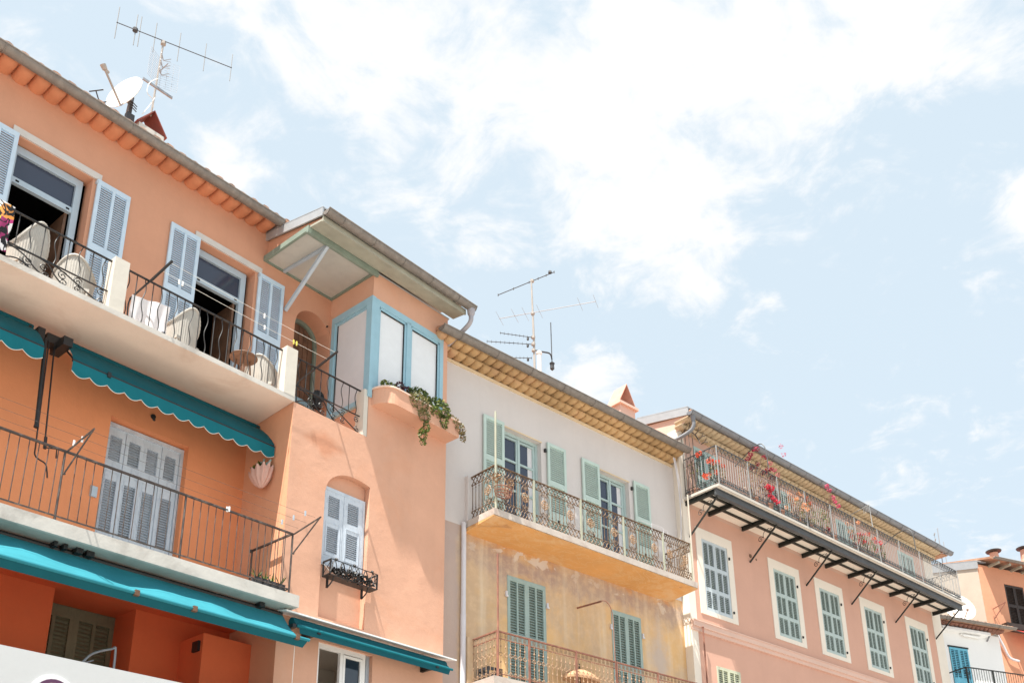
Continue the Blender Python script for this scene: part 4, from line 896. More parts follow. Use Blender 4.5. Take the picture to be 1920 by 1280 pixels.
def band_panel(width, pale):
    mb = MB(); 
    if pale == 1:
        n = int(round(width / 0.098))
        for k in range(n): x = width * (k + .5) / n; mb.tube([(x, 0, 0.27), (x, 0, 0.90)], 0.008, 4)
        return mb.mesh('bars', m_galv)
    n = int(round(width / 0.16)); p = width / n
    for k in range(n):
        x = (k + .5) * p
        for s in ((-1, 1) if pale == 0 else ()):
            mb.tube(spiral((x + s * .04, 0, .20), .045, 1.4, pi / 2, 12, s, .2), .011, 4); mb.tube(spiral((x + s * .04, 0, .10), .045, 1.3, -pi / 2, 12, -s, .2), .011, 4)
        if pale == 0: continue
        mb.tube([(x - .07, 0, 1.10), (x, 0, .92), (x + .07, 0, 1.10)], .0075, 4); mb.tube([(x + .03 * cos(2 * pi * j / 8), 0, 1.03 + .04 * sin(2 * pi * j / 8)) for j in range(8)], .006, 4, closed=True); mb.tube([(x + p / 2, 0, .90), (x + p / 2, 0, 1.10)], .006, 4)
    return mb.mesh('frieze' if pale else 'scroll_band', m_steel)
b_d, b_p, b_t = [band_panel(1.278, q) for q in (0, 1, 2)]; b_ds, b_ps, b_ts = [band_panel(1.0, q) for q in (0, 1, 2)]
for k in range(10):
    u = 0.20 + k * 1.278; inst('scroll_band', b_d, rc, (u, WC, 12.66)); inst('bars', b_p, rc, (u, WC, 12.66)); inst('frieze', b_t, rc, (u, WC, 12.66))
for u in (0.20, 12.98):
    for nm, me in (('scroll_band', b_ds), ('bars', b_ps), ('frieze', b_ts)): inst(nm, me, rc, (u, 0.0, 12.66)).rotation_euler = (0, 0, -pi / 2)
mbp = MB(); mbp.box(-.013, .013, -.010, .010, 0, 1.12); pmC = mbp.mesh('post', m_galv)
for k in range(11): inst('post', pmC, rc, (0.20 + k * 1.278, WC + .015, 12.66))
# hoops and end grille above the balcony
def hoop(name, pts, mat1, r=.014):
    mb = MB(); mb.tube(smooth_path(pts), r, 6); return mb.build(name, mat1, Cc)
hoop('trellis_hoop', [(2.43, 0.0, 14.38), (2.43, 0.45, 14.62), (2.43, 0.80, 14.72), (2.43, 0.96, 14.62), (2.43, 1.02, 14.35), (2.43, 1.03, 13.8)], m_steel)
hoop('trellis_hoop', [(10.25, 0.0, 14.30), (10.25, 0.45, 14.50), (10.25, 0.80, 14.55), (10.25, 0.96, 14.45), (10.25, 1.02, 14.2), (10.25, 1.03, 13.8)], m_steel)
mb = MB(); mb.tube([(7.65, 0.0, 14.36), (7.65, 1.02, 14.52), (7.65, 1.03, 13.8)], .014, 6)
for k in range(4): mb.tube([(7.65, 0.82 + k * .05, 14.50), (7.65, 0.82 + k * .05, 14.30)], .006, 4)
mb.build('trellis_frame', m_galv, Cc)
mb = MB()
arc = [(0.14, 0.0 + .60 * (1 - cos(pi / 2 * k / 8)), 14.50 - .50 * (1 - sin(pi / 2 * (1 - k / 8)))) for k in range(9)]
arc = [(0.14, .02, 14.46), (0.14, .15, 14.54), (0.14, .28, 14.50), (0.14, .40, 14.38), (0.14, .52, 14.2), (0.14, .60, 14.0)]
mb.tube(smooth_path(arc), .014, 5)
for w, zt in ((.04, 14.46), (.15, 14.54), (.27, 14.50), (.38, 14.38)): mb.tube([(0.14, w, 12.66), (0.14, w, zt)], .011, 4)
for k, (w, z) in enumerate(((.15, 14.54), (.27, 14.50), (.38, 14.40), (.47, 14.28), (.56, 14.1), (.62, 13.95))):
    a = radians(75 - k * 13)
    for da in (-.28, .28): mb.tube(smooth_path([(0.14, w, z), (0.14, w + .12 * cos(a), z + .12 * sin(a)), (0.14, w + .22 * cos(a + da), z + .22 * sin(a + da))], 3), .011, 4)
mb.build('end_grille', m_ironbrown, Cc)

# ================================================================== SMALL WHITE HOUSE AND FAR ORANGE HOUSE
m_dwhite = plaster('white_render', (0.80, 0.80, 0.79), 0.02, streak=0.04, bmp=0.2)
m_dtile = plaster('dark_reddish_tile', (0.24, 0.12, 0.09), 0.2)
m_blue = paint('turquoise_shutter_paint', (0.13, 0.42, 0.56), 0.5, 0.08)
m_ecream = plaster('sand_render', (0.52, 0.45, 0.37), 0.05, streak=0.06)
m_eorange = plaster('faded_orange_render', (0.60, 0.29, 0.18), 0.08, streak=0.10)
m_brownshut = paint('dark_brown_shutter', (0.035, 0.022, 0.017), 0.55, 0.2)
m_redcloth = fabric('red_awning_cloth', (0.45, 0.06, 0.05), 0.3)
m_redroof = paint('dark_red_roof', (0.34, 0.07, 0.06), 0.7, 0.15)
D = thing('white_house', 'small white house with turquoise shutters at the right end of the row', 'house', FD, (2, 0, 0))
mb = MB(); mb.wall(0.2, 3.56, 0, 12.45, 0, [(0.98, 1.85, 9.4, 11.80, 0.06)]); mb.build('wall', m_dwhite, D)
mb = MB(); mb.poly([(3.56, 0, 0), (3.56, -3, 0), (3.56, -3, 12.6), (3.56, 0, 12.6)]); mb.poly([(0.2, 0, 0), (0.2, -3, 0), (0.2, -3, 12.6), (0.2, 0, 12.6)]); mb.build('side_wall', m_dwhite, D)
mb = MB(); pitched(mb, 0.1, 3.95, 0.42, 12.62, -3.0, 13.0, 0.06, 0.19, rngC); mb.build('roof', m_roof, D)
mb = MB(); genoise(mb, 0.2, 3.6, 0.0, 0.28, 12.60, 0.1, 0.2, 0.09, rngC, .02); mb.build('eave_tiles', m_dtile, D)['label'] = 'row of reddish eave tiles'
mb = MB(); quarter_gutter(mb, 0.1, 3.95, 0.46, 12.66, 0.07, 1.2); mb.build('gutter', m_gutter, D, smooth=True)
mb = MB(); mb.box(0.97, 1.86, -0.05, 0.0, 9.4, 11.80); mb.box(0.93, 1.90, 0.0, 0.03, 11.80, 11.85); d = mb.build('window', m_steelblk, D)
shD = leaf_mesh('shutter', m_blue, 0.43, 2.38, [(0.1, 1.1), (1.3, 2.30)], 2, 0.05, 0.04, 0.06, 0.035, 0.40)
for u in (0.985, 1.417): inst('shutter', shD, d, (u, -0.01, 9.41))
mb = MB()
for u in (1.08, 1.52): mb.tube([(u, .04, 11.02), (u, .05, 10.90), (u + .24, .05, 10.90), (u + .24, .04, 11.02)], .012, 4)
mb.build('latch', m_steelblk, d)
mb = MB(); mb.bar((0.6, 0.9, 10.78), (3.5, 0.9, 10.78), .05, .03); mb.bar((0.6, 0.9, 9.75), (3.5, .9, 9.75), .03); mb.bar((0.62, 0.9, 10.78), (0.62, 0, 10.78), .05, .03)
for u in (0.62, 1.85, 3.45): mb.box(u - .025, u + .025, .88, .92, 9.6, 10.78)
rd = mb.build('balcony_railing', m_steelblk, D)
bd = rod_mesh('baluster', m_steelblk, 1.0, .011, 4); u = .74
while u < 3.4: inst('baluster', bd, rd, (u, .9, 9.76)); u += .115
mb = MB(); mb.box(0.5, 3.6, 0, .95, 9.5, 9.62); mb.build('balcony_slab', m_dwhite, D)
mb = MB(); mb.tube([(1.65, .10, 12.26), (2.5, .10, 12.26)], .035, 8); mb.box(1.6, 2.56, 0, .08, 12.29, 12.33); mb.build('strip_light', m_white, D)
E_ = thing('far_house', 'faded orange house with a sand-coloured side wall behind the small white house', 'house', FD, (7, -1, 0))
mb = MB(); mb.wall(4.32, 11, 0, 15.75, -1.0, [(5.62, 6.66, 13.40, 15.14, .10), (6.1, 7.1, 9.8, 12.3, .10)]); mb.build('wall', m_eorange, E_)
mb = MB(); mb.poly([(4.32, -1, 0), (4.32, -5, 0), (4.32, -5, 16.6), (4.32, -1, 15.60)]); mb.build('side_wall', m_ecream, E_)
mb = MB(); mb.wall(4.32, 11, 0, 15.7, -5); mb.poly([(11, -1, 0), (11, -5, 0), (11, -5, 15.7), (11, -1, 15.7)]); mb.build('rear_wall', m_eorange, E_)
mb = MB(); mb.prism([(4.28, -0.95, 15.56), (4.28, -5, 16.7), (4.28, -5, 17.05), (4.28, -0.95, 15.86)], (.035, 0, 0)); mb.prism([(4.28, -.95, 15.84), (4.28, -5, 17.03), (4.28, -5, 17.06), (4.28, -.95, 15.88)], (.5, 0, 0))
mb.build('roof_flashing', m_zinc_light, E_)
mb = MB(); mb.prism([(4.5, -0.45, 15.80), (4.5, -5, 17.0), (4.5, -5, 17.08), (4.5, -0.45, 15.88)], (6.6, 0, 0)); mb.build('roof', m_roof, E_)
mb = MB()
for k in range(9): mb.box(4.9 + k * .6, 5.0 + k * .6, -1.0, -.5, 15.70, 15.78)
mb.build('rafter', m_eaveboard, E_)
mb = MB(); quarter_gutter(mb, 4.6, 11, -0.42, 15.86, .07, 1.5); mb.build('gutter', m_gutter, E_, smooth=True)
shE = leaf_mesh('shutter', m_brownshut, 0.50, 1.70, [(0.1, 0.8), (0.92, 1.62)], 1, .06, .04, .06, .035, 0.34)
mb = MB(); mb.box(5.62, 6.66, -1.10, -1.06, 13.40, 15.14); d = mb.build('window', m_brownshut, E_)
for u in (5.635, 6.145): inst('shutter', shE, d, (u, -1.04, 13.42))
mb = MB(); mb.box(6.1, 7.1, -1.10, -1.05, 9.8, 12.3); mb.build('window', m_brownshut, E_)
mb = MB(); mb.tube(smooth_path([(4.62, -.9, 12.95), (4.85, -.9, 12.5), (5.05, -.9, 12.12), (5.5, -.88, 12.02)], 5), .045, 7); mb.build('downpipe', m_pipewhite, E_, smooth=True)
mb = MB(); mb.bar((4.75, -1.0, 14.0), (4.85, -.45, 14.12), .03); mb.bar((4.75, -1.0, 13.62), (4.85, -.48, 14.10), .03); mb.build('line_bracket', m_rust, E_)
mb = MB(); mb.tube(smooth_path([(4.7, -.97, 13.7), (4.75, -.97, 13.2), (4.95, -.97, 12.6)]), .012, 4); mb.build('cable', m_brownwood, E_)
# ================================================================== ROOFTOP AERIALS, DISHES, CHIMNEYS
m_alu = paint('aerial_aluminium', (0.34, 0.35, 0.37), 0.45, 0.1, metal=0.4)
m_aludark = paint('dark_aerial_metal', (0.05, 0.05, 0.054), 0.5, 0.2)
m_dish = paint('white_dish_enamel', (0.62, 0.60, 0.57), 0.5, 0.03, wear=(0.60, 0.42, 0.29), wear_amt=0.5, scale=1.6)
m_mast = paint('pale_mast_paint', (0.36, 0.33, 0.30), 0.5, 0.12)
m_caplid = paint('rusty_red_flue_lid', (0.26, 0.075, 0.06), 0.75, 0.2)
m_chimlid = paint('pale_terracotta_slab', (0.56, 0.30, 0.23), 0.8, 0.12)
m_chim = plaster('grey_chimney_render', (0.58, 0.57, 0.53), 0.06)
m_brick = plaster('worn_brick_chimney', (0.52, 0.30, 0.22), 0.2, stain=(0.62, 0.50, 0.42), stain_amt=0.6)
def chimney(parent, mat_, u0, u1, w0, w1, z0, z1, zc, lid, along='w', over=0.04):
    mb = MB(); mb.box(u0, u1, w0, w1, z0, z1); c = mb.build('chimney', mat_, parent)
    mb = MB(); t = 0.03; um, wm_ = (u0 + u1) / 2, (w0 + w1) / 2
    if along == 'w':
        for s, ue in ((-1, u0 - over), (1, u1 + over)): mb.prism([(ue, w0 - over, z1), (um, w0 - over, zc), (um, w0 - over, zc + t), (ue + s * t, w0 - over, z1)], (0, w1 - w0 + 2 * over, 0))
    else:
        for s, we in ((-1, w0 - over), (1, w1 + over)): mb.prism([(u0 - over, we, z1), (u0 - over, wm_, zc), (u0 - over, wm_, zc + t), (u0 - over, we + s * t, z1)], (u1 - u0 + 2 * over, 0, 0))
    mb.build('chimney_cap', lid, c); return c
chimney(roofA, m_chim, 6.86, 7.36, -1.55, -1.2, 14.8, 16.80, 17.22, m_caplid, 'w', 0.02)
def dish(name, label, frame, c, n, R, arm, lnb, foot, group=None):
    t = thing(name, label, 'satellite dish', frame, foot, group)
    n = Vector(n).normalized(); x = n.cross(Vector((0, 0, 1))).normalized(); y = x.cross(n); c = Vector(c)
    mb = MB(); K = 28; rings = [(0, 0), (.35, .02), (.7, .07), (.95, .125), (1.0, .135)]
    vs = []; fs = []
    for side, off in ((1, 0.0), (-1, -0.012)):
        b = len(vs)
        for (r, h) in rings:
            for k in range(K): a = 2 * pi * k / K; vs.append(c + x * (R * r * cos(a)) + y * (R * 1.08 * r * sin(a)) + n * (h * R + off))
        for i in range(len(rings) - 1):
            for k in range(K): fs.append((b + i * K + k, b + i * K + (k + 1) % K, b + (i + 1) * K + (k + 1) % K, b + (i + 1) * K + k))
    e = (len(rings) - 1) * K; m_ = len(rings) * K
    for k in range(K): fs.append((e + k, e + (k + 1) % K, m_ + e + (k + 1) % K, m_ + e + k))
    mb.add(vs, fs); mb.build('reflector', m_dish, t, smooth=True)
    mb = MB(); mb.bar(arm, lnb, 0.028); a = (Vector(lnb) - Vector(arm)).normalized(); mb.build('feed_arm', m_mast, t)
    mb = MB(); mb.tube([Vector(lnb) - a * .02, Vector(lnb) + a * .07], [.045, .055], 9); d = (c - Vector(lnb)).normalized(); mb.tube([Vector(lnb), Vector(lnb) + d * .09], [.03, .038], 8); mb.build('feed_horn', m_mast, t, smooth=True)
    mb = MB(); mb.tube([foot, tuple(c - n * .12)], .028, 7); mb.bar(c - n * .14, c - n * .01, .12, .12); mb.bar(arm, c - n * .04, .03); mb.build('bracket', m_alu, t)
    return t
dish('satellite_dish', 'white satellite dish with a long feed arm on the orange house roof beside the chimney', FA, (6.55, -1.2, 17.20), (-0.93, 0.33, 0.18), 0.385, (6.42, -1.05, 16.74), (6.02, -0.98, 17.22), (6.62, -1.4, 15.4))
dish('satellite_dish', 'white round satellite dish on the tiled roof of the small white house', FD, (2.66, -0.8, 13.68), (-0.30, 0.85, 0.42), 0.62, (2.6, -0.62, 13.05), (2.35, -0.1, 13.35), (2.7, -1.2, 12.75))
def yagi(mb, a, b, ts, el, elv, r=0.008, er=0.0045, vert=True):
    a = Vector(a); b = Vector(b); mb.tube([a, b], r, 5); d = (b - a).normalized(); pv = Vector((0, 0, 1)) if vert else d.cross(Vector((0, 0, 1))).normalized()
    for i, t in enumerate(ts):
        c = a + (b - a) * t; L = el * (1 - .12 * i / max(1, len(ts) - 1)) / 2; mb.tube([c - pv * L, c + pv * L], er, 4); mb.lathe(tuple(c), [(0, -.02), (.016, 0), (0, .02)], 5)
tA = thing('tv_aerial', 'tall television aerial with a long boom of upright rods above the orange house chimney', 'aerial', FA, (7.09, -1.3, 17.2), 'roof aerials')
mb = MB(); mb.tube([(7.10, -1.3, 17.18), (7.09, -1.2, 18.99)], 0.018, 7); mb.lathe((7.09, -1.2, 18.93), [(0, -.06), (.05, -.03), (.05, .04), (0, .06)], 8); mb.build('mast', m_mast, tA)
mb = MB(); yagi(mb, (6.30, -1.47, 18.96), (8.26, -0.71, 18.96), (0, .155, .19, .32, .53, .76, 1.0), 0.80, None, .009, .008); mb.lathe((6.60, -1.36, 18.96), [(0, -.06), (.05, -.03), (.05, .03), (0, .06)], 8); mb.build('boom', m_aludark, tA)
mb = MB()                                      # wire-mesh reflector below
for s in (-1, 1):
    for k in range(13): z = 17.80 + k * 0.055; mb.tube([(7.09, -1.16, z), (7.09 + s * .30, -1.02, z - 0.0)], .0025, 3)
    for k in range(4): mb.tube([(7.09 + s * (.02 + .093 * k), -1.16 + .046 * k, 17.80), (7.09 + s * (.02 + .093 * k), -1.16 + .046 * k, 18.46)], .003, 3)
mb.box(6.79, 7.39, -1.18, -1.15, 17.74, 17.79)
for z in (18.05, 18.25, 18.42):
    for s in (-1, 1): mb.tube([(7.09, -1.1, z), (7.09 + s * .10, -1.0, z + .05)], .008, 4); mb.tube([(7.09, -1.1, z), (7.09 + s * .10, -1.0, z - .03)], .006, 4)
mb.tube([(7.09, -1.2, 18.2), (7.09, -0.9, 18.2)], .01, 5); mb.build('mesh_reflector', m_alu, tA)
mb = MB(); mb.tube(smooth_path([(7.07, -1.18, 18.0), (6.92, -1.15, 17.75), (6.90, -1.15, 17.5), (7.02, -1.15, 17.42), (7.08, -1.2, 17.3)]), .007, 4); mb.tube(smooth_path([(7.09, -1.19, 17.6), (7.0, -1.15, 17.3), (6.85, -1.1, 16.9)]), .006, 4); mb.build('cable', m_cord, tA)
t2 = thing('tv_aerial', 'short dark aerial mast with a junction box half hidden behind the satellite dish', 'aerial', FA, (6.66, -1.2, 15.3), 'roof aerials')
mb = MB(); mb.tube([(6.66, -1.2, 15.3), (6.68, -1.2, 17.22)], .025, 7); mb.box(6.60, 6.74, -1.24, -1.14, 16.62, 16.80)
for z in (16.98, 17.04, 17.10): mb.tube([(6.58, -1.14, z), (6.78, -1.2, z - .02)], .012, 4); 
mb.build('mast', m_aludark, t2)
t3 = thing('tv_aerial', 'tiny low aerial with crossed rods left of the satellite dish', 'aerial', FA, (6.25, -1.2, 15.3), 'roof aerials')
mb = MB(); mb.tube([(6.25, -1.2, 15.3), (6.22, -1.2, 16.45), (6.03, -1.2, 16.85)], .012, 5)
for (u, z) in ((6.03, 16.85), (6.12, 16.64), (6.22, 16.42)): mb.tube([(u - .08, -1.28, z - .02), (u + .08, -1.1, z + .03)], .014, 4)
mb.build('mast', m_aludark, t3)
# aerial group on the ochre house
tB = thing('tv_aerial', 'tall pale mast carrying five stacked aerials and a whip on the ochre house roof', 'aerial', FB, (4.06, -1.5, 14.4), 'roof aerials')
mb = MB(); mb.tube([(4.06, -1.5, 14.4), (4.05, -1.5, 16.6), (4.0, -1.5, 18.42)], [.030, .028, .019], 8)
for z in (17.39, 18.38, 16.68, 16.48, 16.30): mb.lathe((4.03, -1.5, z), [(0, -.05), (.05, -.03), (.05, .03), (0, .05)], 7)
mb.build('mast', m_mast, tB)
mb = MB(); yagi(mb, (3.77, -2.53, 18.39), (4.21, -0.87, 18.39), (0, .28, .56, .72, .86, 1), .07, None, .011, .014); mb.lathe((4.17, -0.98, 18.42), [(0, -.06), (.05, -.02), (.04, .04), (0, .06)], 7); mb.build('boom', m_aludark, tB)
mb = MB(); yagi(mb, (3.55, -2.22, 17.39), (4.85, -0.08, 17.39), (0, .16, .27, .42, .84, 1), .62, None, .010, .004, False); mb.build('boom', m_alu, tB)
for (a, b, n) in (((3.32, -1.93, 16.70), (3.98, -1.52, 16.67), 8), ((3.12, -2.2, 16.50), (4.0, -1.55, 16.49), 10), ((3.50, -1.98, 16.09), (4.0, -1.55, 16.09), 7)):
    mb = MB(); yagi(mb, a, b, [k / n for k in range(n + 1)], .10, None, .009, .005); e = Vector(b); mb.lathe((e.x - .07, e.y - .05, e.z - .05), [(0, -.06), (.03, -.03), (.03, .03), (0, .05)], 6); mb.build('boom', m_aludark, tB)
mb = MB(); mb.tube(smooth_path([(4.05, -1.48, 16.30), (4.3, -1.46, 16.36), (4.55, -1.46, 16.42), (4.64, -1.48, 16.30)]), .02, 6); mb.tube([(4.66, -1.5, 16.05), (4.65, -1.5, 17.42)], .013, 5); mb.lathe((4.66, -1.5, 16.1), [(0, -.12), (.055, -.06), (.05, .05), (.07, .10), (0, .16)], 8); mb.build('whip_arm', m_aludark, tB)
mb = MB(); mb.tube([(4.17, -1.45, 14.4), (4.17, -1.45, 16.25)], .055, 10); mb.lathe((4.17, -1.45, 16.22), [(0.06, 0), (.075, .01), (.075, .07), (0, .08)], 10); mb.build('vent_pipe', m_white, B, smooth=True)
# chimneys of the pink house and the far house
chimney(Cc, m_pinkpale, 0.72, 1.34, -2.95, -2.5, 15.0, 16.84, 17.5, m_chimlid, 'w', 0.02)
mb = MB(); mb.box(0.64, 1.42, -3.03, -2.42, 16.76, 16.84); mb.build('chimney_rim', m_pinkpale, Cc)
def round_cap(parent, u, w, z0, z1):
    mb = MB(); mb.prism([(u - .28, w - .25, z0), (u + .28, w - .25, z0), (u + .28, w + .25, z0), (u - .28, w + .25, z0)], (0, 0, (z1 - z0) * .55)); mb.lathe((u, w, z0 + (z1 - z0) * .55), [(.24, 0), (.20, .15), (.17, (z1 - z0) * .42)], 10); c = mb.build('chimney', m_brick, parent)
    mb = MB(); mb.lathe((u, w, z1), [(0, 0), (.30, .01), (.32, .05), (0, .10)], 14); mb.build('chimney_cowl', m_aludark, c)
round_cap(E_, 7.26, -2.5, 16.2, 17.30); round_cap(E_, 9.15, -2.5, 16.4, 17.75)
mb = MB(); mb.prism([(7.7, -2.6, 16.7), (9.6, -2.6, 17.5), (11.5, -2.6, 16.7)], (0, -2.2, 0)); mb.build('rear_roof', m_redroof, E_)
t5 = thing('tv_aerial', 'thin far aerial with three dark rods behind the right end of the pink house gutter', 'aerial', FD, (4.62, -3.0, 16.3), 'roof aerials')
mb = MB(); mb.tube([(4.78, -3.0, 16.0), (4.82, -3.0, 18.15)], .022, 6); mb.tube([(4.55, -3.0, 16.3), (4.60, -3.0, 17.9)], .010, 5); mb.tube([(5.02, -3.0, 16.0), (5.04, -3.0, 17.6)], .018, 5)
for z in (17.85, 17.6, 17.42): mb.tube([(4.52, -2.9, z), (4.68, -3.1, z)], .022, 5)
mb.box(4.6, 4.9, -3.15, -2.85, 16.9, 17.05)
mb.build('mast', m_alu, t5)
# ================================================================== AWNINGS
def scallop_valance(mb, u0, u1, w, zt, depth, n, sag=0.06):
    K = 8; top = []; bot = []
    for k in range(n):
        for i in range(K): t = i / K; top.append((u0 + (u1 - u0) * (k + t) / n, w, zt)); bot.append((u0 + (u1 - u0) * (k + t) / n, w - .01 * sin(pi * t), zt - depth + sag - sag * sin(pi * t)))
    top.append((u1, w, zt)); bot.append((u1, w, zt - depth + sag)); m = len(top)
    mb.add(top + bot, [(i, i + 1, m + i + 1, m + i) for i in range(m - 1)]); return bot
def awning1(name, label, u0, u1, n):
    t = thing(name, label, 'awning', FA, ((u0 + u1) / 2, 0.4, 10.5), 'teal awnings')
    mb = MB(); R = 12; fab = []
    path = [(0.30, 10.63), (0.45, 10.55), (0.62, 10.40), (0.76, 10.24), (0.84, 10.13), (0.855, 10.06)]
    for (w, z) in path: fab += [(u0, w, z), (u1, w, z)]
    mb.add(fab, [(2 * i, 2 * i + 1, 2 * i + 3, 2 * i + 2) for i in range(len(path) - 1)])
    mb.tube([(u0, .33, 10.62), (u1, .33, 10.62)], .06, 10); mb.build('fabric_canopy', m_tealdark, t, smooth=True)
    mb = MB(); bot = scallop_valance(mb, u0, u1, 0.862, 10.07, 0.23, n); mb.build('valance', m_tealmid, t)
    mb = MB(); mb.tube([(p[0], p[1] + .003, p[2]) for p in bot], .0045, 4); mb.build('valance_trim', m_cord, t)
    mb = MB(); mb.tube([(u0, 0.845, 10.075), (u1, 0.845, 10.075)], .022, 7); mb.build('front_bar', m_iron, t)
    mb = MB()
    for u in (u0 + .03, u1 - .05): mb.bar((u, .02, 10.55), (u, .40, 10.60), .04); mb.bar((u, .30, 10.60), (u, .84, 10.09), .022)
    mb.box(u0 + .5, u0 + .55, .86, .885, 10.03, 10.11); mb.build('arms', m_iron, t)
awning1('awning', 'dark teal rolled awning with a scalloped valance under the upper balcony', 5.52, 8.90, 13)
awning1('awning', 'short end of a teal scalloped awning cut off by the left edge of the photo', 1.6, 5.12, 13)
# crank rods hanging between the two awnings
t = thing('awning_crank', 'long black crank rods hanging in front of the orange wall between the teal awnings', 'crank rod', FA, (5.35, 0.5, 8.5))
mb = MB(); mb.tube([(5.26, .5, 10.45), (5.33, .5, 9.08)], .026, 7); mb.lathe((5.335, .5, 9.06), [(0, -.03), (.035, -.02), (.035, .02), (0, .03)], 7); mb.build('outer_rod', m_iron, t)
mb = MB(); mb.tube(smooth_path([(5.32, .47, 10.45), (5.36, .45, 9.6), (5.40, .42, 8.85), (5.42, .42, 8.66), (5.56, .42, 8.60), (5.60, .42, 8.50), (5.62, .42, 8.40)], 5), .011, 5); mb.build('crank_handle', m_iron, t)
mb = MB(); mb.tube([(5.40, .47, 10.45), (5.50, .45, 8.9)], .012, 5); mb.tube([(5.50, .45, 8.98), (5.51, .45, 8.80)], .022, 6); mb.tube([(5.51, .45, 8.82), (5.67, .45, 8.86), (5.68, .45, 8.72)], .011, 5); mb.build('crank_handle', m_iron, t)
mb = MB(); mb.box(5.14, 5.24, .28, .5, 10.42, 10.60); mb.box(5.28, 5.46, .3, .48, 10.44, 10.58); mb.box(5.42, 5.55, .3, .7, 10.36, 10.5); mb.build('gear_box', m_iron, t)
# large awning over the ground-floor terrace
t = thing('awning', 'wide bright teal awning sloping out under the lower balcony', 'awning', FA, (4, 1.4, 6.5), 'teal awnings')
mb = MB(); U = [EL + (8.91 - EL) * k / 60 for k in range(61)]; rows = 12; vs = []
for i in range(rows + 1):
    s = i / rows
    for k, u in enumerate(U):
        sag = sin(pi * s) * (0.040 + 0.030 * sin(u * 2.3 + 0.8 * sin(u)) + 0.012 * sin(u * 7.1 + 2 * s))
        vs.append((u + (0.03 * s if k == 60 else 0), 1.40 + 0.65 * s - sag * .5, 6.985 - 0.53 * s - sag))
n_ = len(U); mb.add(vs, [(i * n_ + k, i * n_ + k + 1, (i + 1) * n_ + k + 1, (i + 1) * n_ + k) for i in range(rows) for k in range(n_ - 1)])
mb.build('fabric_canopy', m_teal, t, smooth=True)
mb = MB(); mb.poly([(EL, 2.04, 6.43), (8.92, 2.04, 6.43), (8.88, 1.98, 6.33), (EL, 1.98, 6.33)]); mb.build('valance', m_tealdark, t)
mb = MB(); mb.tube([(EL, 2.045, 6.445), (8.94, 2.045, 6.445)], .026, 8); mb.build('front_bar', m_teal, t, smooth=True)
for u in (1.5, 6.24, 7.06, 8.72): mb = MB(); mb.box(u - .03, u + .03, 2.03, 2.085, 6.40, 6.475); mb.build('arm_clip', m_brownwood, t)
mb = MB(); mb.tube([(EL, 1.38, 7.0), (8.9, 1.38, 7.0)], .04, 8)
for u in (5.38, 5.50, 5.66, 5.80, 8.42): mb.box(u, u + .07 + .03 * sin(u * 9), 1.38, 1.52, 6.98, 7.05)
mb.build('roller', m_iron, t)
mb = MB(); mb.tube([(8.80, 1.9, 6.42), (8.79, 1.9, 4.5)], .005, 4); mb.build('pull_cord', m_cord, t)
# awning on the tower
t = thing('awning', 'closed dark teal awning with a white cover board across the foot of the tower', 'awning', FA, (10.7, 1.3, 6.9), 'teal awnings')
mb = MB(); mb.prism([(8.83, 1.25, 7.07), (8.83, 1.60, 6.99), (8.83, 1.60, 7.015), (8.83, 1.25, 7.095)], (3.62, 0, 0)); mb.build('cover_board', m_white, t)
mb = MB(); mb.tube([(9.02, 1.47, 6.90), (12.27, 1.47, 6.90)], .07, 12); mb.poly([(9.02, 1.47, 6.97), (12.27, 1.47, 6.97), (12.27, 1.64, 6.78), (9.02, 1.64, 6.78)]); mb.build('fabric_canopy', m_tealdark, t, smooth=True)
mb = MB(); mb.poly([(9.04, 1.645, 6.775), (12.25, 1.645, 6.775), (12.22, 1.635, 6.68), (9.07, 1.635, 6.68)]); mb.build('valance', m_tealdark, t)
mb = MB(); mb.tube([(9.0, 1.645, 6.785), (12.3, 1.645, 6.785)], .022, 8); mb.build('front_bar', m_tealmid, t, smooth=True)
mb = MB()
for u in (8.92, 9.38, 11.9): mb = MB(); mb.box(u, u + .06, 1.3, 1.66, 6.74, 6.80); mb.box(u, u + .06, 1.25, 1.33, 6.74, 6.98); mb.build('arm', m_iron, t)
# canopy arms on the small white house, red awning on the far house
t = thing('awning', 'long white awning case under the tiled eave of the small white house', 'awning', FD, (1.8, 0.1, 12.4))
mb = MB(); mb.prism([(0.6, 0.0, 12.50), (0.6, 0.22, 12.46), (0.6, 0.24, 12.36), (0.6, 0.0, 12.34)], (2.3, 0, 0)); mb.build('case', m_white, t)
mb = MB(); mb.bar((.62, .12, 12.53), (2.9, .12, 12.53), .04); mb.bar((2.9, .02, 12.2), (2.9, .2, 12.4), .04); mb.build('arms', m_gutter_grey, t)
t = thing('awning', 'half open red awning on the far orange house at the right edge', 'awning', FD, (6.5, -0.7, 13.0))
mb = MB(); mb.poly([(5.3, -.72, 13.18), (8.5, -.72, 13.18), (8.5, -.25, 12.85), (5.35, -.25, 12.85)]); mb.poly([(5.35, -.25, 12.85), (8.5, -.25, 12.85), (8.5, -.26, 12.68), (5.4, -.26, 12.68)]); mb.build('fabric_canopy', m_redcloth, t)
mb = MB(); mb.box(5.0, 8.5, -1.0, -.68, 13.2, 13.42); mb.bar((5.2, -.7, 13.15), (5.32, -.25, 12.88), .05); mb.tube([(5.3, -.25, 12.86), (8.5, -.25, 12.86)], .035, 7); mb.build('case', m_brownshut, t)

# ================================================================== THINGS ON AND AROUND THE BALCONIES
rng = random.Random(21)
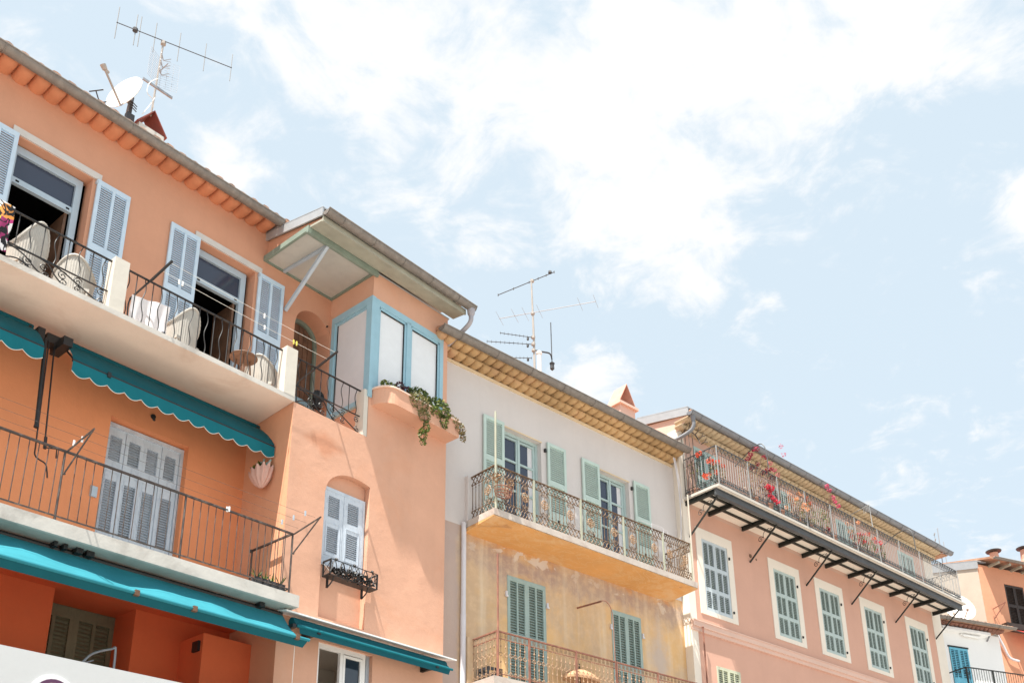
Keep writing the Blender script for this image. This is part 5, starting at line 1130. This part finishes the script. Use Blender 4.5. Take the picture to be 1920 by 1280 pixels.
# clothes lines and brackets
def line_set(name, label, pts_sets, clips, r=.0032, mat_=None):
    t = thing(name, label, 'clothes line', FA, pts_sets[0][0]); mb = MB()
    for a, b in pts_sets:
        a = Vector(a); b = Vector(b); mb.tube([a + (b - a) * k / 10 - Vector((0, 0, .02 * sin(pi * k / 10))) for k in range(11)], r, 4)
    mb.build('cord', mat_ or m_cord, t)
    for c in clips: mb = MB(); mb.box(c[0] - .011, c[0] + .011, c[1] - .008, c[1] + .008, c[2] - .055, c[2] + .025); mb.build('clothes_peg', c[3], t)
    return t
m_pegy = paint('yellow_plastic', (0.75, 0.62, 0.12), 0.4, 0.05)
for (u, lab) in ((6.33, 'black clothes-line bracket leaning out beside the cloth-hung chair balcony'), (9.42, 'black clothes-line bracket leaning out in front of the bay window')):
    t = thing('line_bracket', lab, 'bracket', FA, (u - .03, 1.16, 11.6), 'clothes-line brackets')
    mb = MB(); mb.bar((u - .02, 1.15, 11.72), (u + .02, 1.66, 11.86), .03); mb.build('arm', m_iron, t)
    mb = MB(); mb.bar((u - .02, 1.16, 11.73), (u - .08, 0.72, 11.58), .022); mb.tube(smooth_path([(u - .08, .74, 11.58), (u - .09, .72, 11.45), (u - .08, .74, 11.1), (u - .09, .76, 10.9)]), .012, 5); mb.build('stay', m_iron, t)
line_set('clothes_line', 'pair of pale clothes lines slung between two brackets along the upper balcony', [((6.35, 1.62, 11.85), (9.44, 1.62, 11.85)), ((6.33, 1.42, 11.80), (9.42, 1.42, 11.80))],
         [(6.62, 1.42, 11.78, m_white), (6.68, 1.42, 11.78, m_white), (8.0, 1.62, 11.83, m_white), (8.15, 1.42, 11.78, m_white), (8.72, 1.42, 11.80, m_pegy), (8.78, 1.42, 11.80, m_pegy)])
line_set('clothes_line', 'three thin grey lines strung past the railing of the lower balcony', [((5.30, 1.72 + .2 * k, 8.32 + .03 * k), (8.85, 1.72 + .2 * k, 8.32 + .03 * k)) for k in range(3)] + [((0, 1.72 + .2 * k, 8.32 + .03 * k), (5.30, 1.72 + .2 * k, 8.32 + .03 * k)) for k in range(3)],
         [(8.55 + .06 * k, 1.72 + .2 * k, 8.34 + .03 * k, m_greyblue) for k in range(3)] + [(7.66, 1.63, 8.27, m_white), (7.69, 1.64, 8.28, m_white), (5.33, 1.95, 8.33, m_white), (5.31, 1.78, 8.33, m_white)], .0022, m_ironbrown)
# wicker armchairs
def armchair(label, u, w, rz, z=10.885, tall=0.0):
    t = bpy.data.objects.new('armchair', None); COL.objects.link(t); t.empty_display_size = .2; ORI[t] = Vector((0, 0, 0))
    t.location = FA.world(u, w, z); t.rotation_euler = (0, 0, FA.th + rz); tag(t, label, 'chair', 'white balcony armchairs'); t.scale = (.86, .86, .88)
    mb = MB(); K = 48; R = .30; outer = []; rows = 8; H0 = .30
    for i in range(rows + 1):
        for k in range(K + 1):
            a = pi * (0.02 + .96 * k / K); prof = sin(a) ** 2.2; h = .66 + (0.36 + tall) * prof; zz_ = H0 + (h - H0) * i / rows
            fl = 1 + .10 * i / rows + .016 * (k % 2)
            outer.append((R * cos(a) * fl, -(.06 + R * sin(a) * fl * 1.05) + .06, zz_))
    m_ = K + 1; mb.add(outer, [(i * m_ + k, i * m_ + k + 1, (i + 1) * m_ + k + 1, (i + 1) * m_ + k) for i in range(rows) for k in range(K)])
    mb.build('back_shell', m_wicker, t)
    mb = MB(); mb.tube([outer[rows * m_ + k] for k in range(m_)], .024, 6); mb.build('rim', m_wicker, t, smooth=True)
    mb = MB(); mb.box(-.27, .27, -.26, .26, .36, .42); mb.build('seat', m_wicker, t)
    for (x, y) in ((-.24, -.24), (.24, -.24), (-.26, .24), (.26, .24)): mb = MB(); mb.tube([(x * 1.05, y * 1.05, 0), (x, y, .38)], .02, 6); mb.build('leg', m_wicker, t)
    return t
armchair('white wicker armchair with a tall rounded back behind the scrolled railing at the far left', 4.72, 0.62, pi + 0.35, tall=.20)
armchair('white wicker armchair standing low behind the railing scrolls, left of the first balcony post', 5.46, 0.62, pi - 0.5, tall=-.05)
armchair('white plastic armchair in front of the open right-hand balcony door', 7.14, 0.62, pi + 0.25, tall=.06)
armchair('white armchair glimpsed between the balcony shutter and the second post', 8.98 - .22, 0.55, pi - 0.9, tall=-.05)
t = thing('side_table', 'small round dark brown table on the upper balcony before the open door', 'table', FA, (8.22, 0.78, 10.885))
mb = MB(); mb.lathe((8.22, .78, 11.48), [(0, 0), (.22, 0), (.23, .015), (.22, .03), (0, .03)], 18); mb.build('table_top', m_brownwood, t)
for k in range(3): a = 2 * pi * k / 3; mb = MB(); mb.tube([(8.22 + .12 * cos(a), .78 + .12 * sin(a), 11.48), (8.22 + .2 * cos(a), .78 + .2 * sin(a), 10.885)], .014, 5); mb.build('leg', m_brownwood, t)
# washing
def cloth(name, label, cat, pts_top, drop, mat_, seed, nu=22, nv=18, amp=.03, at=None):
    r_ = random.Random(seed); a, b = Vector(pts_top[0]), Vector(pts_top[1]); ph = [r_.uniform(0, 6) for _ in range(4)]; mb = MB(); vs = []
    for j in range(nv + 1):
        s = j / nv
        for i in range(nu + 1):
            t_ = i / nu; p = a + (b - a) * t_; ww = amp * (.3 + s) * (sin(t_ * 9 + ph[0]) + .6 * sin(t_ * 17 + ph[1] + s * 2))
            vs.append((p.x + .02 * sin(s * 5 + ph[2]) * s, p.y + ww, p.z - drop(t_) * s))
    m_ = nu + 1; mb.add(vs, [(j * m_ + i, j * m_ + i + 1, (j + 1) * m_ + i + 1, (j + 1) * m_ + i) for j in range(nv) for i in range(nu)])
    o = mb.build(name, mat_, None, True, FA, pts_top[0]); tag(o, label, cat); return o
m_cloth = fabric('white_cotton', (0.80, 0.80, 0.82), 0.2, 0.03)
cloth('bed_sheet', 'white cloth draped in folds behind the railing right of the first balcony post', 'cloth', [(6.16, .95, 11.50), (6.78, .95, 11.62)], lambda t_: .58 + .10 * sin(t_ * 5), m_cloth, 3, amp=.045)
def towel_mat():
    m, nt, bs = mat_new('painted_beach_towel'); t_ = N(nt, 'ShaderNodeTexCoord').outputs['Object']
    n = nz(nt, t_, 5.0, 2, .4, (1, 1, .8), 1.6); v = N(nt, 'ShaderNodeTexVoronoi'); v.inputs['Scale'].default_value = 6.5; v.feature = 'F1'; nt.links.new(t_, v.inputs['Vector'])
    pal = N(nt, 'ShaderNodeValToRGB'); pal.color_ramp.interpolation = 'CONSTANT'; e = pal.color_ramp.elements; st = [(0, (.80, .78, .76)), (.30, (.30, .03, .13)), (.45, (.85, .35, .08)), (.58, (.70, .62, .05)), (.7, (.82, .80, .80)), (.85, (.55, .05, .22))]
    while len(e) < len(st): e.new(.5)
    for k, (p, c) in enumerate(st): e[k].position = p; e[k].color = C4(c)
    sp = N(nt, 'ShaderNodeSeparateColor'); nt.links.new(v.outputs['Color'], sp.inputs[0]); nt.links.new(sp.outputs[0], pal.inputs[0])
    blk = ramp(nt, n, [(.47, 0.0), (.50, 1.0), (.57, 1.0), (.60, 0.0)]); col = mixc(nt, blk, pal.outputs[0], (.012, .012, .015))
    nt.links.new(col, bs.inputs['Base Color']); bs.inputs['Roughness'].default_value = .9; return m
cloth('beach_towel', 'bright orange, magenta and black patterned towel hung over the railing at the left edge', 'towel', [(3.55, 1.185, 11.76), (4.33, 1.185, 11.76)], lambda t_: .78 + .06 * sin(t_ * 4), towel_mat(), 8, amp=.018)
# shell planter, cactus trough, ledge plants
t = thing('shell_planter', 'pink ribbed seashell planter with a cactus on the shaded side of the tower', 'planter', FA, (8.92, 0.67, 9.5))
mb = MB(); K = 48; rows = 10; vs = []
for i in range(rows + 1):
    s = i / rows
    for k in range(K):
        a = 2 * pi * k / K; rr = (.03 + .185 * sin(min(1, s * 1.05) * pi / 2) ** .8) * (1 + .10 * sin(11 * a + 3.0 * s))
        vs.append((8.80 + .7 * rr * cos(a), .67 + rr * 1.05 * sin(a) + .06 * (1 - s), 9.33 + .33 * s + .035 * sin(11 * a + 3 * s) * s ** 3 + .05 * s * sin(a)))
mb.add(vs, [(i * K + k, i * K + (k + 1) % K, (i + 1) * K + (k + 1) % K, (i + 1) * K + k) for i in range(rows) for k in range(K)] + [tuple(range(K))]); mb.build('shell', m_conch, t, smooth=True)
mb = MB(); leaves(mb, (8.80, .65, 9.70), (.12, .15, .08), 110, .09, rng); mb.build('cactus_leaves', m_leaf, t)
mb = MB()
for k in range(5): x = .55 + .06 * k; mb.tube([(8.8, x, 9.66), (8.79 + .02 * k, x + .03, 9.80 + .04 * (k % 3))], [.026, .018], 6)
mb.build('cactus_stem', m_greenlow, t)
t = thing('cactus_trough', 'dark plastic trough of small succulents at the corner of the lower balcony', 'planter', FA, (8.5, 1.5, 7.235))
for k in range(4): mb = MB(); u = 8.28 + k * .135; mb.prism([(u, 1.44, 7.24), (u + .11, 1.44, 7.24), (u + .12, 1.57, 7.40), (u - .01, 1.57, 7.40)], (0, .0, 0)); mb.box(u, u + .11, 1.45, 1.57, 7.24, 7.39); mb.build('pot', m_potdark, t)
mb = MB()
for k in range(4):
    u = 8.33 + k * .135
    for j in range(9): a = rng.uniform(0, 6.28); mb.tube([(u, 1.51, 7.38), (u + .05 * cos(a), 1.51 + .05 * sin(a), 7.46), (u + .10 * cos(a), 1.51 + .08 * sin(a), 7.50 + rng.uniform(-.03, .05))], [.010, .008, .002], 4)
mb.build('succulent_leaves', m_leaf, t)
def plant(name, label, cat, at, frame, clumps, mats, stem=None, group=None):
    t = thing(name, label, cat, frame, at, group); by = {}
    for (c, rad, cnt, size, key) in clumps:
        leaves(by.setdefault(key, MB()), c, rad, cnt, size, rng)
    for key, mbx in by.items(): mbx.build(key, mats[key], t)
    if stem:
        mb = MB()
        for s in stem: mb.tube(smooth_path(s, 4), .007, 4)
        mb.build('stems', m_brownwood, t)
    return t
WL = 1.46
plant('ledge_plant', 'low dark green cushion plant at the left end of the window ledge', 'plant', (10.76, WL, 11.82), FA, [((10.76, WL, 11.88), (.17, .12, .08), 260, .05, 'leaves')], {'leaves': m_leaf}, group='plants on the window ledge')
plant('ledge_plant', 'dark red leaved plant against the bay window glass', 'plant', (11.08, WL, 11.82), FA, [((11.04, WL, 12.0), (.10, .08, .09), 90, .055, 'leaves'), ((11.2, WL, 11.95), (.10, .08, .12), 80, .055, 'leaves'), ((11.1, WL, 11.85), (.14, .1, .07), 90, .05, 'leaves')], {'leaves': m_leaf_red}, [[(11.08, WL, 11.8), (11.06, WL, 12.05)], [(11.15, WL, 11.8), (11.22, WL, 12.02)]], 'plants on the window ledge')
plant('ledge_plant', 'yellow-green plant trailing a long tail below the window ledge', 'plant', (11.32, WL, 11.82), FA,
      [((11.38, 1.60, 11.76), (.24, .13, .19), 460, .06, 'pale_leaves'), ((11.50, 1.64, 11.52), (.13, .08, .14), 170, .05, 'pale_leaves'), ((11.55, 1.65, 11.30), (.07, .06, .12), 100, .05, 'green_leaves'), ((11.47, 1.64, 11.12), (.10, .06, .13), 140, .05, 'green_leaves'), ((11.48, 1.64, 10.95), (.07, .05, .07), 60, .045, 'green_leaves')], {'pale_leaves': m_leaf_yel, 'green_leaves': m_leaf}, [[(11.40, WL, 11.8), (11.48, 1.64, 11.6), (11.50, 1.64, 11.0)]], 'plants on the window ledge')
plant('ledge_plant', 'bushy bright green plant filling the middle of the window ledge', 'plant', (11.75, WL, 11.82), FA,
      [((11.52, WL, 12.0), (.28, .15, .17), 520, .06, 'leaves'), ((11.95, WL + .08, 11.88), (.30, .17, .24), 620, .06, 'leaves'), ((12.02, 1.64, 11.62), (.10, .06, .16), 120, .05, 'leaves'), ((11.8, 1.62, 11.75), (.15, .08, .12), 130, .055, 'leaves')], {'leaves': m_leaf}, group='plants on the window ledge')
plant('ledge_plant', 'dry brownish plant drooping over the right end of the window ledge', 'plant', (12.3, WL, 11.82), FA,
      [((12.28, 1.58, 11.80), (.14, .10, .09), 130, .05, 'leaves'), ((12.46, 1.62, 11.66), (.13, .08, .12), 130, .055, 'leaves'), ((12.54, 1.62, 11.50), (.06, .05, .10), 55, .05, 'leaves')], {'leaves': m_leaf_dry}, [[(12.28, WL, 11.8), (12.5, 1.62, 11.7), (12.55, 1.62, 11.5)]], 'plants on the window ledge')
# wire hanging basket at the corner of the ochre house balcony
t = thing('wire_basket', 'rusty wire plant basket hooked on the corner of the upper ornate balcony', 'basket', FB, (0.86, 0.95, 10.4))
mb = MB()
for (r, z) in ((.20, 10.50), (.19, 10.42), (.17, 10.36)): mb.tube([(.86 + r * cos(2 * pi * j / 18), .98 + r * .7 * sin(2 * pi * j / 18), z) for j in range(18)], .010, 4, closed=True)
for k in range(14): a = 2 * pi * k / 14; mb.tube([(.86 + .20 * cos(a), .98 + .14 * sin(a), 10.50), (.86 + .17 * cos(a + .3), .98 + .12 * sin(a + .3), 10.36), (.86 + .08 * cos(a + .4), .98 + .06 * sin(a + .4), 10.34)], .006, 4)
mb.build('wire_bowl', m_rust, t)
mb = MB(); 
for k in range(-4, 5): mb.tube(smooth_path([(.86 + k * .045, .95, 10.36), (.86 + k * .06, .95, 10.62), (.86 + k * .075, .95, 10.78 - abs(k) * .01)], 4), .006, 4)
leaves(mb, (.70, .98, 10.68), (.10, .05, .10), 60, .06, rng); leaves(mb, (1.04, .98, 10.66), (.09, .05, .10), 50, .06, rng); mb.build('dry_stems', m_rose, t)
# bench seat, folded parasol and crate on the lower ochre balcony
t = thing('parasol', 'small tan parasol opened on the lower rusty balcony', 'parasol', FB, (3.35, 0.4, 6.78))
mb = MB(); mb.lathe((3.40, .40, 7.30), [(0.02, .20), (.20, .16), (.40, .08), (.50, .0), (.50, -.05), (.40, -.04), (0, .1)], 8, sy=.5); mb.build('canopy', paint('tan_canvas', (.50, .30, .17), .8, .1), t)
mb = MB(); mb.tube([(3.35, .4, 6.78), (3.35, .4, 7.6)], .022, 6); mb.build('pole', m_iron, t)
t = thing('plastic_crate', 'black plastic crate against the wall at the left end of the lower rusty balcony', 'crate', FB, (1.0, 0.35, 6.78))
mb = MB()
for z in (6.80, 6.92, 7.04): 
    for q in (((.88, .2), (1.2, .2)), ((1.2, .2), (1.2, .5)), ((1.2, .5), (.88, .5)), ((.88, .5), (.88, .2))): mb.bar((q[0][0], q[0][1], z), (q[1][0], q[1][1], z), .03, .06)
for (u, w) in ((.88, .2), (1.2, .2), (1.2, .5), (.88, .5), (1.04, .5), (1.04, .2)): mb.bar((u, w, 6.78), (u, w, 7.07), .03)
mb.build('crate_body', m_potdark, t)

# flowers along the pink house balcony
blossoms = {}
def flower_mat(name, cols): blossoms[name] = foliage(name, cols, .6, .3); return blossoms[name]
f_red = flower_mat('red_blossoms', [(.62, .03, .06), (.75, .06, .10), (.50, .02, .05)]); f_coral = flower_mat('coral_blossoms', [(.75, .12, .05), (.70, .16, .08), (.62, .08, .04)])
f_dark = flower_mat('crimson_bracts', [(.20, .015, .03), (.32, .03, .06), (.14, .01, .02)]); f_peach = flower_mat('peach_blossoms', [(.70, .34, .20), (.62, .28, .14), (.66, .40, .26)]); f_pink = flower_mat('pink_blossoms', [(.66, .10, .20), (.55, .08, .16)])
def potted(label, u, w, h, spread, fmat, nfl, leafmat, nleaf, flower_pts=None, fsize=.06, pot=True):
    t = thing('potted_plant', label, 'plant', FC, (u, w, 12.66), 'pot plants along the pink house balcony')
    if pot: mb = MB(); mb.lathe((u, w, 12.66), [(.08, 0), (.11, .17), (.12, .17), (.12, .20), (.10, .20), (.09, .18)], 12); mb.build('pot', m_pot, t)
    mb = MB(); leaves(mb, (u, w, 12.92 + h * .35), (spread * 1.25, spread * .7, h * .55), int(nleaf * 1.7), .045, rng, shell=.6); mb.build('leaves', leafmat, t)
    mb = MB()
    for k in range(16): a = rng.uniform(0, 6.28); mb.tube(smooth_path([(u, w, 12.86), (u + .4 * spread * cos(a), w + .3 * spread * sin(a), 12.9 + h * .45), (u + spread * cos(a), w + .6 * spread * sin(a), 12.9 + h * rng.uniform(.6, 1.0))], 3), .005, 4)
    mb.build('stems', m_brownwood, t)
    mb = MB()
    for p in (flower_pts or [(u + rng.uniform(-1, 1) * spread, w + rng.uniform(-.6, .8) * spread, 12.95 + rng.uniform(.25, 1) * h) for _ in range(nfl)]): leaves(mb, p, (.07, .06, .06), 26, fsize, rng)
    mb.build('blossoms', fmat, t); return t
potted('terracotta pot with coral flowers in the left corner of the pink house balcony', 0.42, 0.86, .6, .22, f_coral, 6, m_leaf_yel, 150)
potted('plant with three large coral blooms at the near end of the pink house balcony', 0.14 + .12, 0.30, 1.0, .20, f_coral, 4, m_leaf, 60, [(.16, .55, 13.75), (.15, .48, 13.72), (.16, .80, 13.42), (.15, .66, 13.08), (.16, .68, 13.02)])
potted('dark crimson climber growing above the rail before the first hoop', 1.75, 0.95, 1.3, .40, f_dark, 16, m_leaf_dry, 170, [(1.5 + .15 * k + .05 * sin(k * 3), 0.98 + .05 * cos(k), 13.85 + .12 * sin(k * 2.1)) for k in range(9)] + [(1.9, 1.0, 14.30), (2.05, 1.0, 14.36), (1.75, .98, 14.1), (2.3, 1.0, 14.2)])
potted('plant with a bright red cluster hanging through the rails under the first hoop', 2.35, 0.98, .7, .28, f_red, 14, m_leaf_red, 160, [(2.20 + .06 * k, 1.06, 13.28 + .05 * sin(k * 2)) for k in range(5)] + [(2.30 + .08 * k, 1.08, 13.02 + .05 * cos(k)) for k in range(5)])
potted('wispy bougainvillea twig reaching up over the gutter beyond the first hoop', 2.9, 0.95, 1.2, .2, f_pink, 5, m_leaf_dry, 60, [(3.2, 1.0, 14.86), (2.6, 1.0, 14.15), (2.75, 1.0, 14.0), (2.9, 1.0, 13.9), (3.3, 1.0, 14.65)], .04)
potted('peach flowered plant in the pot beside a mustard coloured bush', 3.72, 0.92, .75, .30, f_peach, 14, m_leaf_yel, 170)
potted('mustard-green bush with one orange flower head near the rail', 4.25, 0.92, .8, .26, f_coral, 2, m_leaf_yel, 240, [(4.18, 1.0, 13.62), (4.28, 1.0, 13.50)])
potted('tall pink blossom twig poking up against the grey gutter', 5.4, 0.95, 1.55, .16, f_pink, 5, m_leaf_dry, 60, [(5.35, 1.0, 14.38), (5.45, 1.0, 14.28), (5.7, 1.0, 14.02), (5.85, 1.0, 13.92), (5.6, 1.0, 14.1)])
potted('leafy blue-grey plant with a single dark red flower', 4.95, 0.92, .75, .28, f_dark, 2, m_leaf, 200, [(5.1, 1.0, 12.98)])
potted('small dry plant with salmon heads above the rail in mid balcony', 6.6, 0.92, .9, .22, f_peach, 5, m_leaf_dry, 100)
potted('red geranium in the middle of the pink house balcony', 6.95, 0.9, .55, .22, f_red, 7, m_leaf, 170)
potted('coral geranium next to the red geranium, farther right on the pink house balcony', 7.45, 0.9, .6, .24, f_coral, 6, m_leaf, 190)
potted('last red flowered pot before the bare right half of the pink house balcony', 8.1, 0.9, .55, .22, f_red, 5, m_leaf, 160)

# ================================================================== TERRACE PARAPET AT THE BOTTOM LEFT
m_parapet = plaster('grey_white_parapet', (0.54, 0.555, 0.56), 0.02, streak=0.03, bmp=0.1)
t = thing('terrace_parapet', 'plain white terrace parapet with a round badge in the bottom left corner', 'parapet', FA, (4, 2.0, 0))
mb = MB(); mb.box(EL, 9.4, 1.82, 2.0, 3.6, 5.42); mb.build('wall', m_parapet, t)
mb = MB(); mb.box(EL, 9.4, 0.0, 1.82, 3.55, 3.7); mb.build('floor', m_cream, t)
mb = MB(); mb.box(EL, EL + .2, 1.6, 1.98, 0, 3.6); mb.box(9.2, 9.4, 1.6, 1.98, 0, 3.6); mb.build('pier', m_cream, t)
m_badge = paint('purple_badge', (0.10, 0.035, 0.085), .4, .1); m_badge2 = paint('cream_badge', (.62, .50, .38), .5, .1)
mb = MB(); mb.lathe((5.42, 2.0, 4.905), [(.285, .0), (.285, .012), (0, .012)], 28, 'w'); b = mb.build('badge', m_white, t)
mb = MB(); mb.lathe((5.42, 2.012, 4.905), [(.235, .0), (.235, .006), (.19, .006), (.19, 0)], 28, 'w'); mb.build('badge_ring', m_badge, b)
mb = MB(); mb.lathe((5.42, 2.012, 4.905), [(.19, 0), (.19, .003), (0, .003)], 24, 'w'); mb.build('badge_face', m_badge2, b)
t = thing('grab_rail', 'bent metal grab rail rising behind the white parapet', 'rail', FA, (6.3, 1.2, 5.0))
mb = MB(); mb.tube(smooth_path([(5.95, 1.2, 5.4), (6.10, 1.2, 5.68), (6.22, 1.2, 5.82), (6.45, 1.2, 5.93), (6.50, 1.2, 5.92), (6.51, 1.2, 5.4)], 4), .016, 6); mb.tube([(6.1, 1.2, 5.66), (6.25, 1.15, 5.74)], .01, 5); mb.build('tube', m_alu, t)
